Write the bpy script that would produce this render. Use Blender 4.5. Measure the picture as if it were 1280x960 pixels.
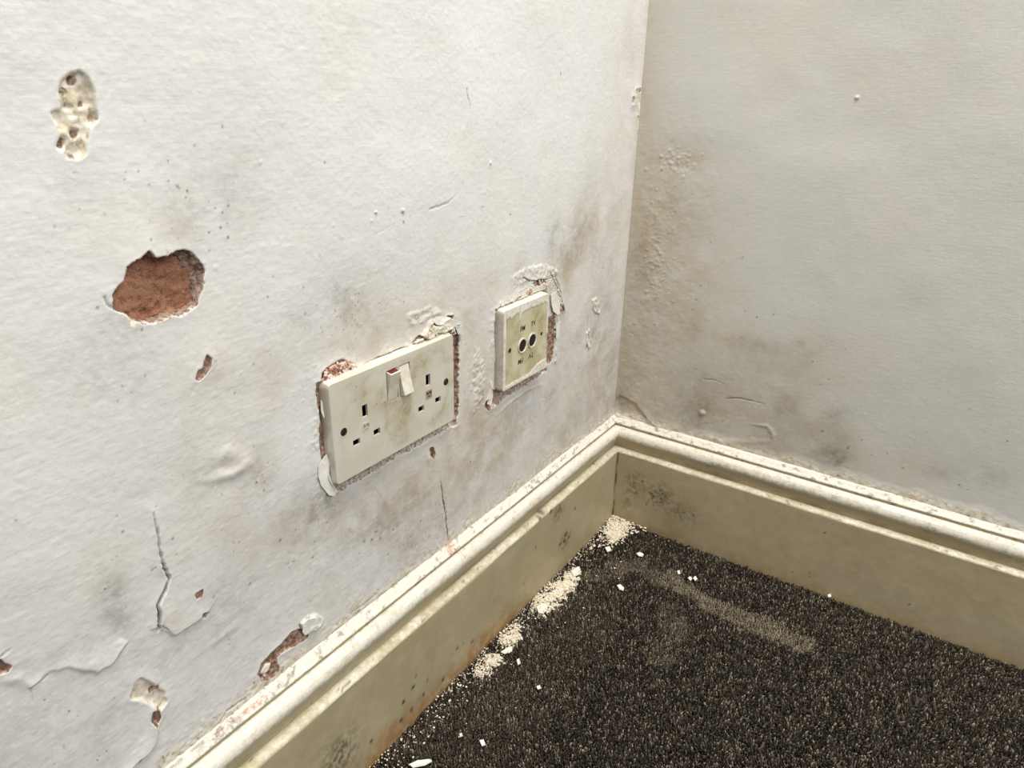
import bpy, bmesh, math, random
import numpy as np
from mathutils import Vector, Euler, Matrix

for o in list(bpy.data.objects):
    bpy.data.objects.remove(o, do_unlink=True)
SC = bpy.context.scene
COL = SC.collection
random.seed(7)
RNG = np.random.default_rng(11)

# ------------------------------------------------------------------ camera
CAM_LOC = (0.36497, -0.80956, 0.56693)
CAM_ROT = (1.16951, -0.01824, 0.59531)
FPX = 856.16                      # focal length in pixels of a 1280x960 frame
cd = bpy.data.cameras.new('camera')
cd.sensor_width = 36.0
cd.lens = FPX / 1280.0 * 36.0
cd.clip_start = 0.01
cam = bpy.data.objects.new('camera', cd)
cam.location = CAM_LOC
cam.rotation_euler = CAM_ROT
COL.objects.link(cam)
SC.camera = cam

# ------------------------------------------------------------------ world, lights, exposure
w = bpy.data.worlds.new('world')
SC.world = w
w.use_nodes = True
w.node_tree.nodes['Background'].inputs[0].default_value = (0.97, 0.98, 1.0, 1)
w.node_tree.nodes['Background'].inputs[1].default_value = 0.25

def area_light(name, loc, target, size, size_y, power, color):
    d = bpy.data.lights.new(name, 'AREA')
    d.shape = 'RECTANGLE'
    d.size = size
    d.size_y = size_y
    d.energy = power
    d.color = color
    o = bpy.data.objects.new(name, d)
    o.location = loc
    o.rotation_euler = (Vector(target) - Vector(loc)).to_track_quat('-Z', 'Y').to_euler()
    COL.objects.link(o)
    return o

area_light('window_daylight', (2.2, -0.9, 1.9), (0.05, -0.45, 0.3), 1.1, 1.3, 36, (0.94, 0.97, 1.0))
area_light('ceiling_lamp', (0.55, -0.50, 2.35), (0.55, -0.50, 0.0), 0.6, 0.6, 38, (1.0, 0.96, 0.89))

SC.view_settings.view_transform = 'Standard'
SC.view_settings.look = 'None'
SC.view_settings.gamma = 1.0
SC.view_settings.exposure = 0.0
SC.view_settings.use_curve_mapping = False

# ------------------------------------------------------------------ helpers
CR = np.array(Euler(CAM_ROT, 'XYZ').to_matrix())
CP = np.array(CAM_LOC)

def unproj(pts, axis, val):
    """photo pixels -> points on the plane (axis = val)"""
    P = np.atleast_2d(np.array(pts, float))
    d = np.stack([(P[:, 0] - 640) / FPX, -(P[:, 1] - 480) / FPX, -np.ones(len(P))], 1) @ CR.T
    t = (val - CP[axis]) / d[:, axis]
    return CP + d * t[:, None]

def Z(ox, oy, s, *pts):
    return [(ox + a / s, oy + b / s) for a, b in pts]

def lin(r, g, b):
    f = lambda c: (c / 255 / 12.92) if c / 255 <= 0.04045 else ((c / 255 + 0.055) / 1.055) ** 2.4
    return (f(r), f(g), f(b), 1.0)

def _hash(ix, iy, seed):
    h = (ix.astype(np.int64) * 374761393 + iy.astype(np.int64) * 668265263 + seed * 1274126177) & 0xFFFFFFFF
    h = ((h ^ (h >> 13)) * 1274126177) & 0xFFFFFFFF
    h = (h ^ (h >> 16)) & 0xFFFFFF
    return h / float(0xFFFFFF)

def vnoise(x, y, seed=0):
    ix = np.floor(x); iy = np.floor(y)
    fx = x - ix; fy = y - iy
    fx = fx * fx * fx * (fx * (fx * 6 - 15) + 10)
    fy = fy * fy * fy * (fy * (fy * 6 - 15) + 10)
    a = _hash(ix, iy, seed); b = _hash(ix + 1, iy, seed)
    c = _hash(ix, iy + 1, seed); d = _hash(ix + 1, iy + 1, seed)
    return (a + (b - a) * fx) * (1 - fy) + (c + (d - c) * fx) * fy

def fbm(x, y, oct=4, seed=0, gain=0.5):
    s = 0.0; amp = 1.0; tot = 0.0
    for k in range(oct):
        s = s + amp * vnoise(x, y, seed + k * 17)
        tot += amp
        amp *= gain
        x = x * 2.03 + 13.7; y = y * 2.03 + 7.1
    return s / tot

def sstep(a, b, x):
    t = np.clip((x - a) / (b - a), 0, 1)
    return t * t * (3 - 2 * t)

def mesh_np(name, V, quads=None, tris=None, smooth=True):
    me = bpy.data.meshes.new(name)
    V = np.asarray(V, np.float32)
    me.vertices.add(len(V))
    me.vertices.foreach_set('co', V.ravel())
    loops = []; starts = []; n = 0
    if quads is not None and len(quads):
        q = np.asarray(quads, np.int32)
        loops.append(q.ravel()); starts.append(np.arange(len(q)) * 4 + n); n += q.size
    if tris is not None and len(tris):
        t = np.asarray(tris, np.int32)
        loops.append(t.ravel()); starts.append(np.arange(len(t)) * 3 + n); n += t.size
    L = np.concatenate(loops); S = np.concatenate(starts).astype(np.int32)
    me.loops.add(len(L))
    me.loops.foreach_set('vertex_index', L.astype(np.int32))
    me.polygons.add(len(S))
    me.polygons.foreach_set('loop_start', S)
    if smooth:
        me.polygons.foreach_set('use_smooth', np.ones(len(S), bool))
    me.update(calc_edges=True)
    me.validate()
    return me

def set_col(me, name, arr):
    a = me.attributes.new(name, 'FLOAT_COLOR', 'POINT')
    A = np.ones((len(me.vertices), 4), np.float32)
    A[:, :arr.shape[1]] = arr
    a.data.foreach_set('color', A.ravel())

def link(name, me, mat=None, parent=None, loc=None, kind=None, label=None, cat=None, group=None):
    o = bpy.data.objects.new(name, me)
    COL.objects.link(o)
    if mat and me is not None:
        me.materials.append(mat)
    if parent:
        o.parent = parent
    if loc is not None:
        o.location = loc
    if kind: o['kind'] = kind
    if label: o['label'] = label
    if cat: o['category'] = cat
    if group: o['group'] = group
    return o

def bm_mesh(name, bm, smooth=False):
    me = bpy.data.meshes.new(name)
    bmesh.ops.recalc_face_normals(bm, faces=bm.faces)
    bm.to_mesh(me); bm.free()
    if smooth:
        for p in me.polygons: p.use_smooth = True
    return me

# ---- node helpers
class NT:
    def __init__(self, name):
        self.m = bpy.data.materials.new(name)
        self.m.use_nodes = True
        self.t = self.m.node_tree
        self.b = self.t.nodes['Principled BSDF']
        self.co = self.t.nodes.new('ShaderNodeTexCoord').outputs['Object']
    def n(self, typ, **kw):
        x = self.t.nodes.new(typ)
        for k, v in kw.items(): setattr(x, k, v)
        return x
    def inp(self, sock, v):
        if hasattr(v, 'is_output'): self.t.links.new(v, sock)
        else: sock.default_value = v
    def noise(self, scale, detail=4, rough=0.55, vec=None, col=False):
        x = self.n('ShaderNodeTexNoise')
        self.inp(x.inputs['Vector'], vec if vec is not None else self.co)
        x.inputs['Scale'].default_value = scale
        x.inputs['Detail'].default_value = detail
        x.inputs['Roughness'].default_value = rough
        return x.outputs['Color' if col else 'Fac']
    def mapping(self, scale=(1, 1, 1), rot=(0, 0, 0)):
        x = self.n('ShaderNodeMapping')
        self.inp(x.inputs['Vector'], self.co)
        x.inputs['Scale'].default_value = scale
        x.inputs['Rotation'].default_value = rot
        return x.outputs[0]
    def math(self, op, a, b=0.0, c=None, clamp=False):
        x = self.n('ShaderNodeMath', operation=op, use_clamp=clamp)
        self.inp(x.inputs[0], a); self.inp(x.inputs[1], b)
        if c is not None: self.inp(x.inputs[2], c)
        return x.outputs[0]
    def ramp(self, v, a, b, lo=0.0, hi=1.0):
        x = self.n('ShaderNodeMapRange', interpolation_type='SMOOTHSTEP')
        self.inp(x.inputs[0], v)
        x.inputs[1].default_value = a; x.inputs[2].default_value = b
        x.inputs[3].default_value = lo; x.inputs[4].default_value = hi
        return x.outputs[0]
    def mix(self, f, a, b, mode='MIX'):
        x = self.n('ShaderNodeMix', data_type='RGBA', blend_type=mode)
        self.inp(x.inputs[0], f); self.inp(x.inputs[6], a); self.inp(x.inputs[7], b)
        return x.outputs[2]
    def attr(self, name):
        x = self.n('ShaderNodeAttribute', attribute_name=name)
        s = self.n('ShaderNodeSeparateColor')
        self.t.links.new(x.outputs['Color'], s.inputs[0])
        return s.outputs[0], s.outputs[1], s.outputs[2], x.outputs['Color']
    def bump(self, h, strength=0.3, dist=0.001, normal=None):
        x = self.n('ShaderNodeBump')
        x.inputs['Strength'].default_value = strength
        x.inputs['Distance'].default_value = dist
        self.inp(x.inputs['Height'], h)
        if normal is not None: self.t.links.new(normal, x.inputs['Normal'])
        return x.outputs[0]
    def done(self, color, rough=0.6, normal=None, spec=0.3):
        self.inp(self.b.inputs['Base Color'], color)
        self.inp(self.b.inputs['Roughness'], rough)
        self.b.inputs['Specular IOR Level'].default_value = spec
        if normal is not None: self.t.links.new(normal, self.b.inputs['Normal'])
        return self.m

# ------------------------------------------------------------------ materials
def wall_material(name, paint, warm):
    T = NT(name)
    pl, br, pk, _ = T.attr('bare')          # bare plaster, brown undercoat, pink plaster
    dp, mo, ck, _ = T.attr('stain')         # damp, mould with painted falloff, black grime
    n1 = T.noise(9, 4)
    n2 = T.noise(120, 4, 0.6)
    n3 = T.noise(420, 3, 0.6)
    c = T.mix(T.ramp(n1, 0.35, 0.7), paint, warm)
    c = T.mix(T.ramp(n2, 0.52, 0.8, 0, 0.10), c, lin(150, 145, 135))
    # damp staining
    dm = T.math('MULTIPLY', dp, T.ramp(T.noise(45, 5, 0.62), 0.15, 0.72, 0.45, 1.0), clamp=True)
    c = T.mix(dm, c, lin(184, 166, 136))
    # grey-violet mould film, also carries the painted falloff, broken up
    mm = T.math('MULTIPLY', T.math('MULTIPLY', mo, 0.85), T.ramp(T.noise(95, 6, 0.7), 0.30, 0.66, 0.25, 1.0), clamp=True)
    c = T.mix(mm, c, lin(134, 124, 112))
    sp = T.n('ShaderNodeTexVoronoi', feature='F1')
    T.inp(sp.inputs['Vector'], T.co); sp.inputs['Scale'].default_value = 230
    dots = T.math('MULTIPLY', T.ramp(sp.outputs['Distance'], 0.10, 0.22, 1, 0), T.ramp(T.noise(60, 2), 0.56, 0.62))
    dots = T.math('MULTIPLY', dots, T.ramp(mo, 0.12, 0.4))
    c = T.mix(T.math('MULTIPLY', dots, 0.7), c, lin(62, 56, 50))
    edge = T.math('MULTIPLY', T.math('SUBTRACT', n3, 0.5), 0.55)
    f = T.ramp(T.math('ADD', pl, edge), 0.38, 0.62)
    plc = T.mix(T.ramp(n2, 0.35, 0.62), lin(210, 196, 168), lin(238, 231, 216))
    plc = T.mix(T.ramp(T.noise(210, 4, .75), 0.54, 0.70), plc, lin(140, 116, 90))
    c = T.mix(f, c, plc)
    f = T.ramp(T.math('ADD', pk, edge), 0.38, 0.62)
    pkc = T.mix(T.ramp(T.noise(260, 4, .7), 0.36, 0.6), lin(150, 92, 68), lin(236, 212, 196))
    c = T.mix(f, c, pkc)
    f = T.ramp(T.math('ADD', br, edge), 0.38, 0.62)
    brc = T.mix(T.ramp(T.noise(300, 4, .7), 0.38, 0.66), lin(114, 84, 66), lin(186, 158, 138))
    c = T.mix(f, c, brc)
    c = T.mix(ck, c, lin(52, 44, 38))
    # relief: roller/brush texture and grit
    st = T.noise(1.0, 3, 0.5, vec=T.mapping((60, 60, 520)))
    h = T.math('ADD', T.math('MULTIPLY', st, 0.55), T.math('MULTIPLY', T.noise(700, 3, 0.6), 0.5))
    h = T.math('ADD', h, T.math('MULTIPLY', T.noise(170, 3, 0.5), 1.1))
    nm = T.bump(h, 0.26, 0.0008)
    return T.done(c, T.ramp(n2, 0.3, 0.7, 0.55, 0.75), nm, 0.3)

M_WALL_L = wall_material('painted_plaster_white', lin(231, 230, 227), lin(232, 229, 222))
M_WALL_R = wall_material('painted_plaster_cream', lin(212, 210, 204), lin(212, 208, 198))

def skirt_material():
    T = NT('cream_gloss_paint')
    ds, br, pk, _ = T.attr('wear')          # dust/plaster, brown stain, pink plaster
    mo, gr, ck, _ = T.attr('grime_shade')
    n1 = T.noise(14, 4); n2 = T.noise(180, 5, 0.65)
    c = T.mix(T.ramp(n1, 0.3, 0.7), lin(192, 180, 148), lin(186, 173, 139))
    c = T.mix(T.ramp(n2, 0.5, 0.78, 0, 0.22), c, lin(150, 136, 102))
    c = T.mix(T.math('MULTIPLY', br, T.ramp(T.noise(90, 5, .65), 0.25, 0.65), clamp=True), c, lin(168, 120, 66))
    f = T.ramp(T.math('ADD', ds, T.math('MULTIPLY', T.math('SUBTRACT', n2, 0.5), 0.8)), 0.25, 0.75)
    c = T.mix(f, c, T.mix(T.ramp(T.noise(420, 3, .7), 0.35, 0.6), lin(226, 219, 200), lin(238, 233, 220)))
    f = T.ramp(T.math('ADD', pk, T.math('MULTIPLY', T.math('SUBTRACT', T.noise(300, 4, .7), 0.5), 1.2)), 0.35, 0.65)
    c = T.mix(T.math('MULTIPLY', f, .8), c, T.mix(T.ramp(T.noise(380, 3, .7), 0.4, 0.6), lin(192, 134, 112), lin(236, 214, 198)))
    m = T.math('MULTIPLY', mo, T.ramp(T.noise(150, 6, 0.75), 0.42, 0.58), clamp=True)
    c = T.mix(m, c, lin(72, 62, 48))
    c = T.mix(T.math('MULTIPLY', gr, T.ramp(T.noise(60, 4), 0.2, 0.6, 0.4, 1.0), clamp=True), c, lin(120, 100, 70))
    sp = T.n('ShaderNodeTexVoronoi'); T.inp(sp.inputs['Vector'], T.co); sp.inputs['Scale'].default_value = 190
    d = T.math('MULTIPLY', T.ramp(sp.outputs['Distance'], 0.06, 0.16, 1, 0), T.ramp(T.noise(70, 2), 0.60, 0.64))
    c = T.mix(T.math('MULTIPLY', d, 0.6), c, lin(92, 70, 50))
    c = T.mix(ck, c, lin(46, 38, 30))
    h = T.math('ADD', T.noise(90, 4, 0.6), T.math('MULTIPLY', T.noise(600, 3, .6), 0.35))
    return T.done(c, T.ramp(f, 0, 1, 0.42, 0.8), T.bump(h, 0.35, 0.0008), 0.4)
M_SKIRT = skirt_material()

def plastic_material(name, base, base2, grime_shade):
    T = NT(name)
    g, pt, ck, _ = T.attr('grime_shade')
    c = T.mix(T.ramp(T.noise(40, 3), 0.35, 0.65), base, base2)
    gm = T.math('MULTIPLY', g, T.ramp(T.noise(130, 6, 0.65), 0.3, 0.7, 0.25, 1.0), clamp=True)
    c = T.mix(gm, c, grime_shade)
    sp = T.n('ShaderNodeTexVoronoi'); T.inp(sp.inputs['Vector'], T.co); sp.inputs['Scale'].default_value = 260
    d = T.math('MULTIPLY', T.ramp(sp.outputs['Distance'], 0.08, 0.2, 1, 0), T.ramp(T.noise(110, 2), 0.58, 0.63))
    c = T.mix(T.math('MULTIPLY', T.math('MULTIPLY', d, 0.8), T.ramp(g, 0.1, 0.5)), c, lin(104, 74, 46))
    f = T.ramp(T.math('ADD', pt, T.math('MULTIPLY', T.math('SUBTRACT', T.noise(420, 3), .5), .4)), 0.4, 0.6)
    c = T.mix(f, c, T.mix(T.ramp(T.noise(200, 4), .4, .65), lin(232, 229, 216), lin(214, 206, 186)))
    c = T.mix(ck, c, lin(132, 98, 76))
    h = T.math('ADD', T.math('MULTIPLY', T.noise(500, 3), 0.4), T.math('MULTIPLY', f, 1.2))
    return T.done(c, T.ramp(f, 0, 1, 0.38, 0.7), T.bump(h, 0.25, 0.0005), 0.45)
M_PLATE = plastic_material('aged_ivory_plastic', lin(214, 210, 194), lin(208, 203, 184), lin(164, 148, 106))
M_PLATE_TV = plastic_material('yellowed_plastic', lin(212, 204, 172), lin(205, 196, 160), lin(156, 138, 90))

def simple(name, c, c2=None, scale=200, rough=0.5, bump=0.2, metallic=0.0, spec=0.4):
    T = NT(name)
    n = T.noise(scale, 4, 0.6)
    col = T.mix(T.ramp(n, 0.35, 0.65), c, c2 or c)
    m = T.done(col, rough, T.bump(n, bump, 0.0006), spec)
    T.b.inputs['Metallic'].default_value = metallic
    return m
M_DARK = simple('socket_cavity_black', lin(22, 19, 18), lin(30, 26, 24), 300, 0.6)
M_RED = simple('red_on_marker', lin(112, 34, 26), lin(92, 26, 20), 500, 0.5)
M_ROCK = simple('rocker_ivory_plastic', lin(228, 222, 205), lin(216, 208, 186), 160, 0.35, 0.12)
M_SCREW = simple('tarnished_screw', lin(92, 82, 66), lin(56, 48, 40), 600, 0.45, 0.3, 0.7)
M_RING = simple('pale_port_ring', lin(226, 222, 204), lin(204, 196, 170), 400, 0.3, 0.1, 0.0)
M_INK = simple('dark_printed_ink', lin(36, 40, 30), lin(52, 56, 42), 900, 0.6, 0.0)
M_MARK = simple('moulded_emblem', lin(150, 130, 100), lin(176, 158, 126), 600, 0.6, 0.3)
M_MARK2 = simple('moulded_emblem_pale', lin(200, 192, 166), lin(208, 200, 178), 600, 0.6, 0.3)
M_CRUMB = simple('plaster_crumbs', lin(226, 212, 184), lin(240, 232, 214), 260, 0.85, 0.5)
M_CRUMBP = simple('pink_plaster_crumbs', lin(168, 108, 82), lin(240, 222, 206), 210, 0.85, 0.5)
M_FLAKE = simple('white_paint_flake', lin(240, 238, 230), lin(228, 222, 206), 200, 0.6, 0.3)

def brick_material():
    T = NT('red_brick')
    c = T.mix(T.ramp(T.noise(70, 5, .65), 0.32, 0.68), lin(172, 120, 94), lin(198, 150, 118))
    c = T.mix(T.ramp(T.noise(300, 5, .75), 0.51, 0.72), c, lin(104, 62, 48))
    c = T.mix(T.ramp(T.noise(600, 3, .7), 0.62, 0.75), c, lin(206, 160, 128))
    h = T.math('ADD', T.noise(260, 5, .7), T.math('MULTIPLY', T.noise(800, 3, .6), 0.5))
    return T.done(c, 0.9, T.bump(h, 1.0, 0.0022), 0.15)
M_BRICK = brick_material()

def carpet_material():
    T = NT('charcoal_carpet_pile')
    x = T.n('ShaderNodeAttribute', attribute_name='yarn')
    return T.done(x.outputs['Color'], 0.95, None, 0.1)
M_CARPET = carpet_material()
M_CARPETB = simple('carpet_backing', lin(40, 36, 32), lin(60, 54, 48), 420, 0.95, 0.8, 0, 0.1)
M_POWDER = simple('plaster_powder', lin(218, 206, 180), lin(236, 228, 210), 150, 0.9, 0.6)

# ------------------------------------------------------------------ damaged wall surfaces (height fields)
class Wall:
    """grid over a wall plane; u runs along the wall, v is height above the floor; H is relief towards the room"""
    def __init__(self, us, vs, axis):
        self.us, self.vs, self.axis = us, vs, axis
        self.U, self.V = np.meshgrid(us, vs, indexing='ij')
        self.H = np.zeros_like(self.U)
        self.A = np.zeros(self.U.shape + (3,), np.float32)   # bare
        self.S = np.zeros(self.U.shape + (3,), np.float32)   # stain
        self.cut = np.zeros(self.U.shape, bool)
    def px(self, pts):
        P = unproj(pts, self.axis, 0.0)
        return np.stack([P[:, 1 - self.axis], P[:, 2]], 1)
    def win(self, Q, m):
        i0, i1 = np.searchsorted(self.us, [Q[:, 0].min() - m, Q[:, 0].max() + m])
        j0, j1 = np.searchsorted(self.vs, [Q[:, 1].min() - m, Q[:, 1].max() + m])
        return (slice(i0, i1), slice(j0, j1))
    @staticmethod
    def seg(U, V, a, b):
        d = b - a; L = d @ d + 1e-18
        t = np.clip(((U - a[0]) * d[0] + (V - a[1]) * d[1]) / L, 0, 1)
        return np.hypot(U - a[0] - t * d[0], V - a[1] - t * d[1]), t
    def sdf(self, s, Q, warp=0.0, wscale=250, seed=3):
        U, V = self.U[s], self.V[s]
        D = np.full(U.shape, 1e9); ins = np.zeros(U.shape, bool)
        n = len(Q)
        for k in range(n):
            a, b = Q[k], Q[(k + 1) % n]
            D = np.minimum(D, self.seg(U, V, a, b)[0])
            c = (a[1] > V) != (b[1] > V)
            with np.errstate(divide='ignore', invalid='ignore'):
                xi = (b[0] - a[0]) * (V - a[1]) / (b[1] - a[1] + 1e-18) + a[0]
            ins ^= c & (U < xi)
        D = np.where(ins, -D, D)
        if warp: D = D + (fbm(U * wscale, V * wscale, 3, seed) - .5) * 2 * warp
        return D
    def line(self, s, Q, warp=0.0, seed=5):
        U, V = self.U[s], self.V[s]
        if warp:
            U = U + (fbm(U * 220, V * 220, 3, seed) - .5) * 2 * warp
            V = V + (fbm(U * 220 + 9, V * 220, 3, seed + 1) - .5) * 2 * warp
        D = np.full(U.shape, 1e9); Tt = np.zeros(U.shape)
        n = len(Q) - 1
        for k in range(n):
            d, t = self.seg(U, V, Q[k], Q[k + 1])
            m = d < D
            D = np.where(m, d, D); Tt = np.where(m, (k + t) / n, Tt)
        return D, Tt
    # --- features, given by photo pixels
    def recess(self, pts, depth, edge=0.0012, rough=0.0006, ch=None, lip=0.0, lip_w=0.004, warp=0.0012, seed=3, fade=1.0, rs=220):
        Q = self.px(pts); s = self.win(Q, 0.03)
        D = self.sdf(s, Q, warp, 250, seed)
        k = sstep(edge, -edge, D)
        U, V = self.U[s], self.V[s]
        r = (fbm(U * rs, V * rs, 4, seed + 40, 0.6) - .5) * 2 * rough
        self.H[s] = self.H[s] * (1 - k) + k * (-depth + r) + lip * np.exp(-np.clip(D, 0, 1) / lip_w) * (1 - k)
        if ch is not None:
            self.A[s][..., ch] = np.maximum(self.A[s][..., ch], sstep(edge + .0007, -edge + .0007, D) * fade)
        return s, D
    def bulge(self, pts, height, width=0.006, step=0.0008, warp=0.0010, seed=4, noise=0.0, toward=None):
        """flake whose edge stands proud of the wall and falls back towards its middle; toward = photo direction of the lifted edge"""
        Q = self.px(pts); s = self.win(Q, 0.02)
        D = self.sdf(s, Q, warp, 140, seed)
        k = sstep(step, -step, D)
        U, V = self.U[s], self.V[s]
        wt = 1.0
        if toward is not None:
            c = np.mean(np.array(pts), 0)
            e = self.px([c, c + np.array(toward) * 10.0]); d = e[1] - e[0]; d /= np.hypot(*d)
            pq = (Q - e[0]) @ d
            pr = ((U - e[0][0]) * d[0] + (V - e[0][1]) * d[1]) / max(pq.max(), 1e-6)
            wt = sstep(-.35, .75, pr)
        self.H[s] += wt * k * height * (0.25 + 0.75 * np.exp(np.clip(D, -1, 0) / width)) * (1 + noise * (fbm(U * 150, V * 150, 3, seed) - .5))
        return s, D, k * wt
    def crack(self, pts, w0, w1, depth, dark=0.6, ch=None, warp=0.0006, seed=6, lift=0.0):
        Q = self.px(pts); s = self.win(Q, 0.012)
        D, t = self.line(s, Q, warp, seed)
        wd = w0 + (w1 - w0) * t if np.ndim(w1) == 0 else np.interp(t, np.linspace(0, 1, len(w1)), w1)
        k = sstep(wd + 0.0004, wd - 0.0003, D) * np.clip(wd / .0003, 0, 1)
        self.H[s] += -depth * k + lift * np.exp(-D / 0.004) * (1 - k)
        self.S[s][..., 2] = np.maximum(self.S[s][..., 2], k * dark)
        if ch is not None: self.A[s][..., ch] = np.maximum(self.A[s][..., ch], k)
    def ridge(self, pts, h, wa, wb=None, seed=8, warp=0.0008):
        Q = self.px(pts); s = self.win(Q, 0.03)
        D, t = self.line(s, Q, warp, seed)
        self.H[s] += h * np.exp(-(D / wa) ** 2) * np.sin(np.pi * np.clip(t * .9 + .05, 0, 1))
    def stain(self, c, rx, ry, amt, ch, ang=0.0, scale=40, contrast=0.6, seed=9):
        """soft stain, centre and radii in photo pixels"""
        ca, sa = math.cos(ang), math.sin(ang)
        ring = [(c[0] + math.cos(a) * rx * ca - math.sin(a) * ry * sa, c[1] + math.cos(a) * rx * sa + math.sin(a) * ry * ca) for a in np.linspace(0, 2 * math.pi, 12, endpoint=False)]
        Q = self.px(ring); C = Q.mean(0)
        E = (Q - C).T; M = E @ E.T / len(Q) * 2
        Mi = np.linalg.inv(M)
        s = self.win(Q, 0.5 * max(np.ptp(Q[:, 0]), np.ptp(Q[:, 1])))
        du, dv = self.U[s] - C[0], self.V[s] - C[1]
        q = Mi[0, 0] * du * du + 2 * Mi[0, 1] * du * dv + Mi[1, 1] * dv * dv
        n = fbm(self.U[s] * scale, self.V[s] * scale, 5, seed, .6)
        g = np.exp(-q * 1.3) * np.clip(1 + (n - .5) * 2 * contrast * 2, 0, 2)
        self.S[s][..., ch] = np.clip(self.S[s][..., ch] + amt * g, 0, 1)
    def dots(self, pts, r, amt=0.85, ch=2, stretch=1.0):
        for p in pts:
            Q = self.px([p]); s = self.win(Q, r * 3 + 0.001)
            rr = r * random.uniform(.7, 1.3)
            D = np.hypot((self.U[s] - Q[0, 0]) * stretch, self.V[s] - Q[0, 1])
            if D.size:
                self.S[s][..., ch] = np.maximum(self.S[s][..., ch], amt * sstep(rr * 1.4, rr * .5, D))
    def blobs(self, pts, r, h):
        for p in pts:
            Q = self.px([p]); s = self.win(Q, r * 3 + .001)
            rr = r * random.uniform(.6, 1.3)
            D = np.hypot(self.U[s] - Q[0, 0], self.V[s] - Q[0, 1])
            if D.size: self.H[s] += h * random.uniform(.5, 1.2) * sstep(rr, rr * .3, D)
    def build(self, name, mat, to_xyz, flip):
        nu, nv = self.U.shape
        V3 = to_xyz(self.U.ravel(), self.V.ravel(), self.H.ravel())
        idx = np.arange(nu * nv).reshape(nu, nv)
        a, b, c, d = idx[:-1, :-1], idx[1:, :-1], idx[1:, 1:], idx[:-1, 1:]
        q = np.stack([a, b, c, d] if not flip else [a, d, c, b], -1).reshape(-1, 4)
        ct = self.cut
        keep = ~(ct[:-1, :-1] & ct[1:, :-1] & ct[1:, 1:] & ct[:-1, 1:]).ravel()
        me = mesh_np(name, V3, quads=q[keep])
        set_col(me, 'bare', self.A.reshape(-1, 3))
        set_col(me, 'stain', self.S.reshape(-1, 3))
        return link(name, me, mat, kind='structure')

def graded(lo, f0, f1, hi, step0, step1, coarse=0.03):
    """coarse - fine (step0 at f0 to step1 at f1) - coarse"""
    xs = [f0]
    while xs[-1] < f1:
        t = (xs[-1] - f0) / (f1 - f0)
        xs.append(xs[-1] + step0 + (step1 - step0) * t)
    xs = np.array(xs); xs = f0 + (xs - f0) * (f1 - f0) / (xs[-1] - f0)
    def ext(a, b):
        n = max(2, int(abs(b - a) / coarse)); k = np.linspace(0, 1, n + 1)[1:] ** 1.5
        return a + (b - a) * k
    parts = []
    if lo < f0: parts.append(ext(f0, lo)[::-1])
    parts.append(xs)
    if hi > f1: parts.append(ext(f1, hi))
    return np.concatenate(parts)

# plate data: centre (y, z), size
DS_C = (-0.4378, 0.3311); DS_W, DS_H, DS_D = 0.146, 0.086, 0.0070
TV_C = (-0.2492, 0.3329); TV_W, TV_H, TV_D = 0.086, 0.086, 0.0080

# ============================ LEFT WALL ============================
L = Wall(graded(-2.0, -0.785, 0.0, 0.0, 0.00068, 0.00105), graded(-0.006, 0.140, 0.69, 2.4, 0.00082, 0.00088), 0)
U, V = L.U, L.V
fine = sstep(-0.95, -0.75, U) * sstep(0.95, 0.72, V)
L.H += (fbm(U * 6, V * 6, 3, 21) - .5) * 0.004 * sstep(0.0, -0.05, U)
L.H += (fbm(U * 28, V * 28, 3, 22) - .5) * 0.0007 * fine
L.H += (fbm(U * 90, V * 150, 3, 23) - .5) * 0.00022 * fine
L.H += (fbm(U * 380, V * 380, 2, 24) - .5) * 0.00022 * fine
# general staining, and painted light falloff towards the foot
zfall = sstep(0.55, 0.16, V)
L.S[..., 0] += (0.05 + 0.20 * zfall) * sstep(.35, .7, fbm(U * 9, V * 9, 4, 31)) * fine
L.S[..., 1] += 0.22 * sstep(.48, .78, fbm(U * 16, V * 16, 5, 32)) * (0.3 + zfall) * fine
damp_falloff = sstep(0.40, 0.20, V + (fbm(U * 7, V * 7, 4, 33) - .5) * .22) * fine      # damp, plus light falloff down the wall put into colour
L.S[..., 1] += 0.20 * damp_falloff * (.5 + fbm(U * 30, V * 30, 4, 34))
L.stain((640, 600), 250, 150, 0.16, 0, -0.7)
L.stain((560, 500), 120, 130, 0.18, 0, -.3)
L.stain((480, 420), 110, 90, 0.14, 0)
L.stain((680, 400), 90, 110, 0.20, 0)
L.stain((765, 330), 40, 220, 0.24, 0, .08)
L.stain((790, 60), 22, 160, 0.16, 0)
L.stain((660, 350), 50, 30, 0.18, 0)
L.stain((720, 300), 16, 55, 0.30, 1, 0.25)
L.stain((695, 300), 10, 40, 0.25, 1, 0.0)
L.stain((755, 300), 8, 50, 0.20, 1, 0.2)
L.stain((250, 250), 60, 45, 0.22, 1)
L.stain((290, 230), 120, 60, 0.15, 1)
L.stain((430, 390), 45, 50, 0.34, 1)
L.stain((150, 470), 70, 60, 0.24, 1)
L.stain((140, 735), 24, 45, 0.42, 1)
L.stain((150, 775), 16, 20, 0.38, 1)
L.stain((325, 590), 22, 40, 0.40, 1)
L.stain((400, 660), 70, 40, 0.28, 1)
L.stain((470, 650), 70, 35, 0.30, 1, -.5)
L.stain((530, 670), 40, 35, 0.42, 1, -.5)
L.stain((330, 670), 90, 50, 0.14, 0)
L.stain((280, 580), 60, 60, 0.18, 1)
L.stain((240, 760), 100, 60, 0.14, 0)
L.stain((390, 620), 40, 30, 0.34, 1)
L.stain((260, 460), 30, 25, 0.25, 0)
L.stain((205, 340), 90, 70, 0.12, 0)
L.stain((745, 470), 25, 60, .28, 0)
L.stain((760, 500), 14, 50, .30, 1)
L.stain((205, 395), 30, 14, 0.3, 1)
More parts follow.
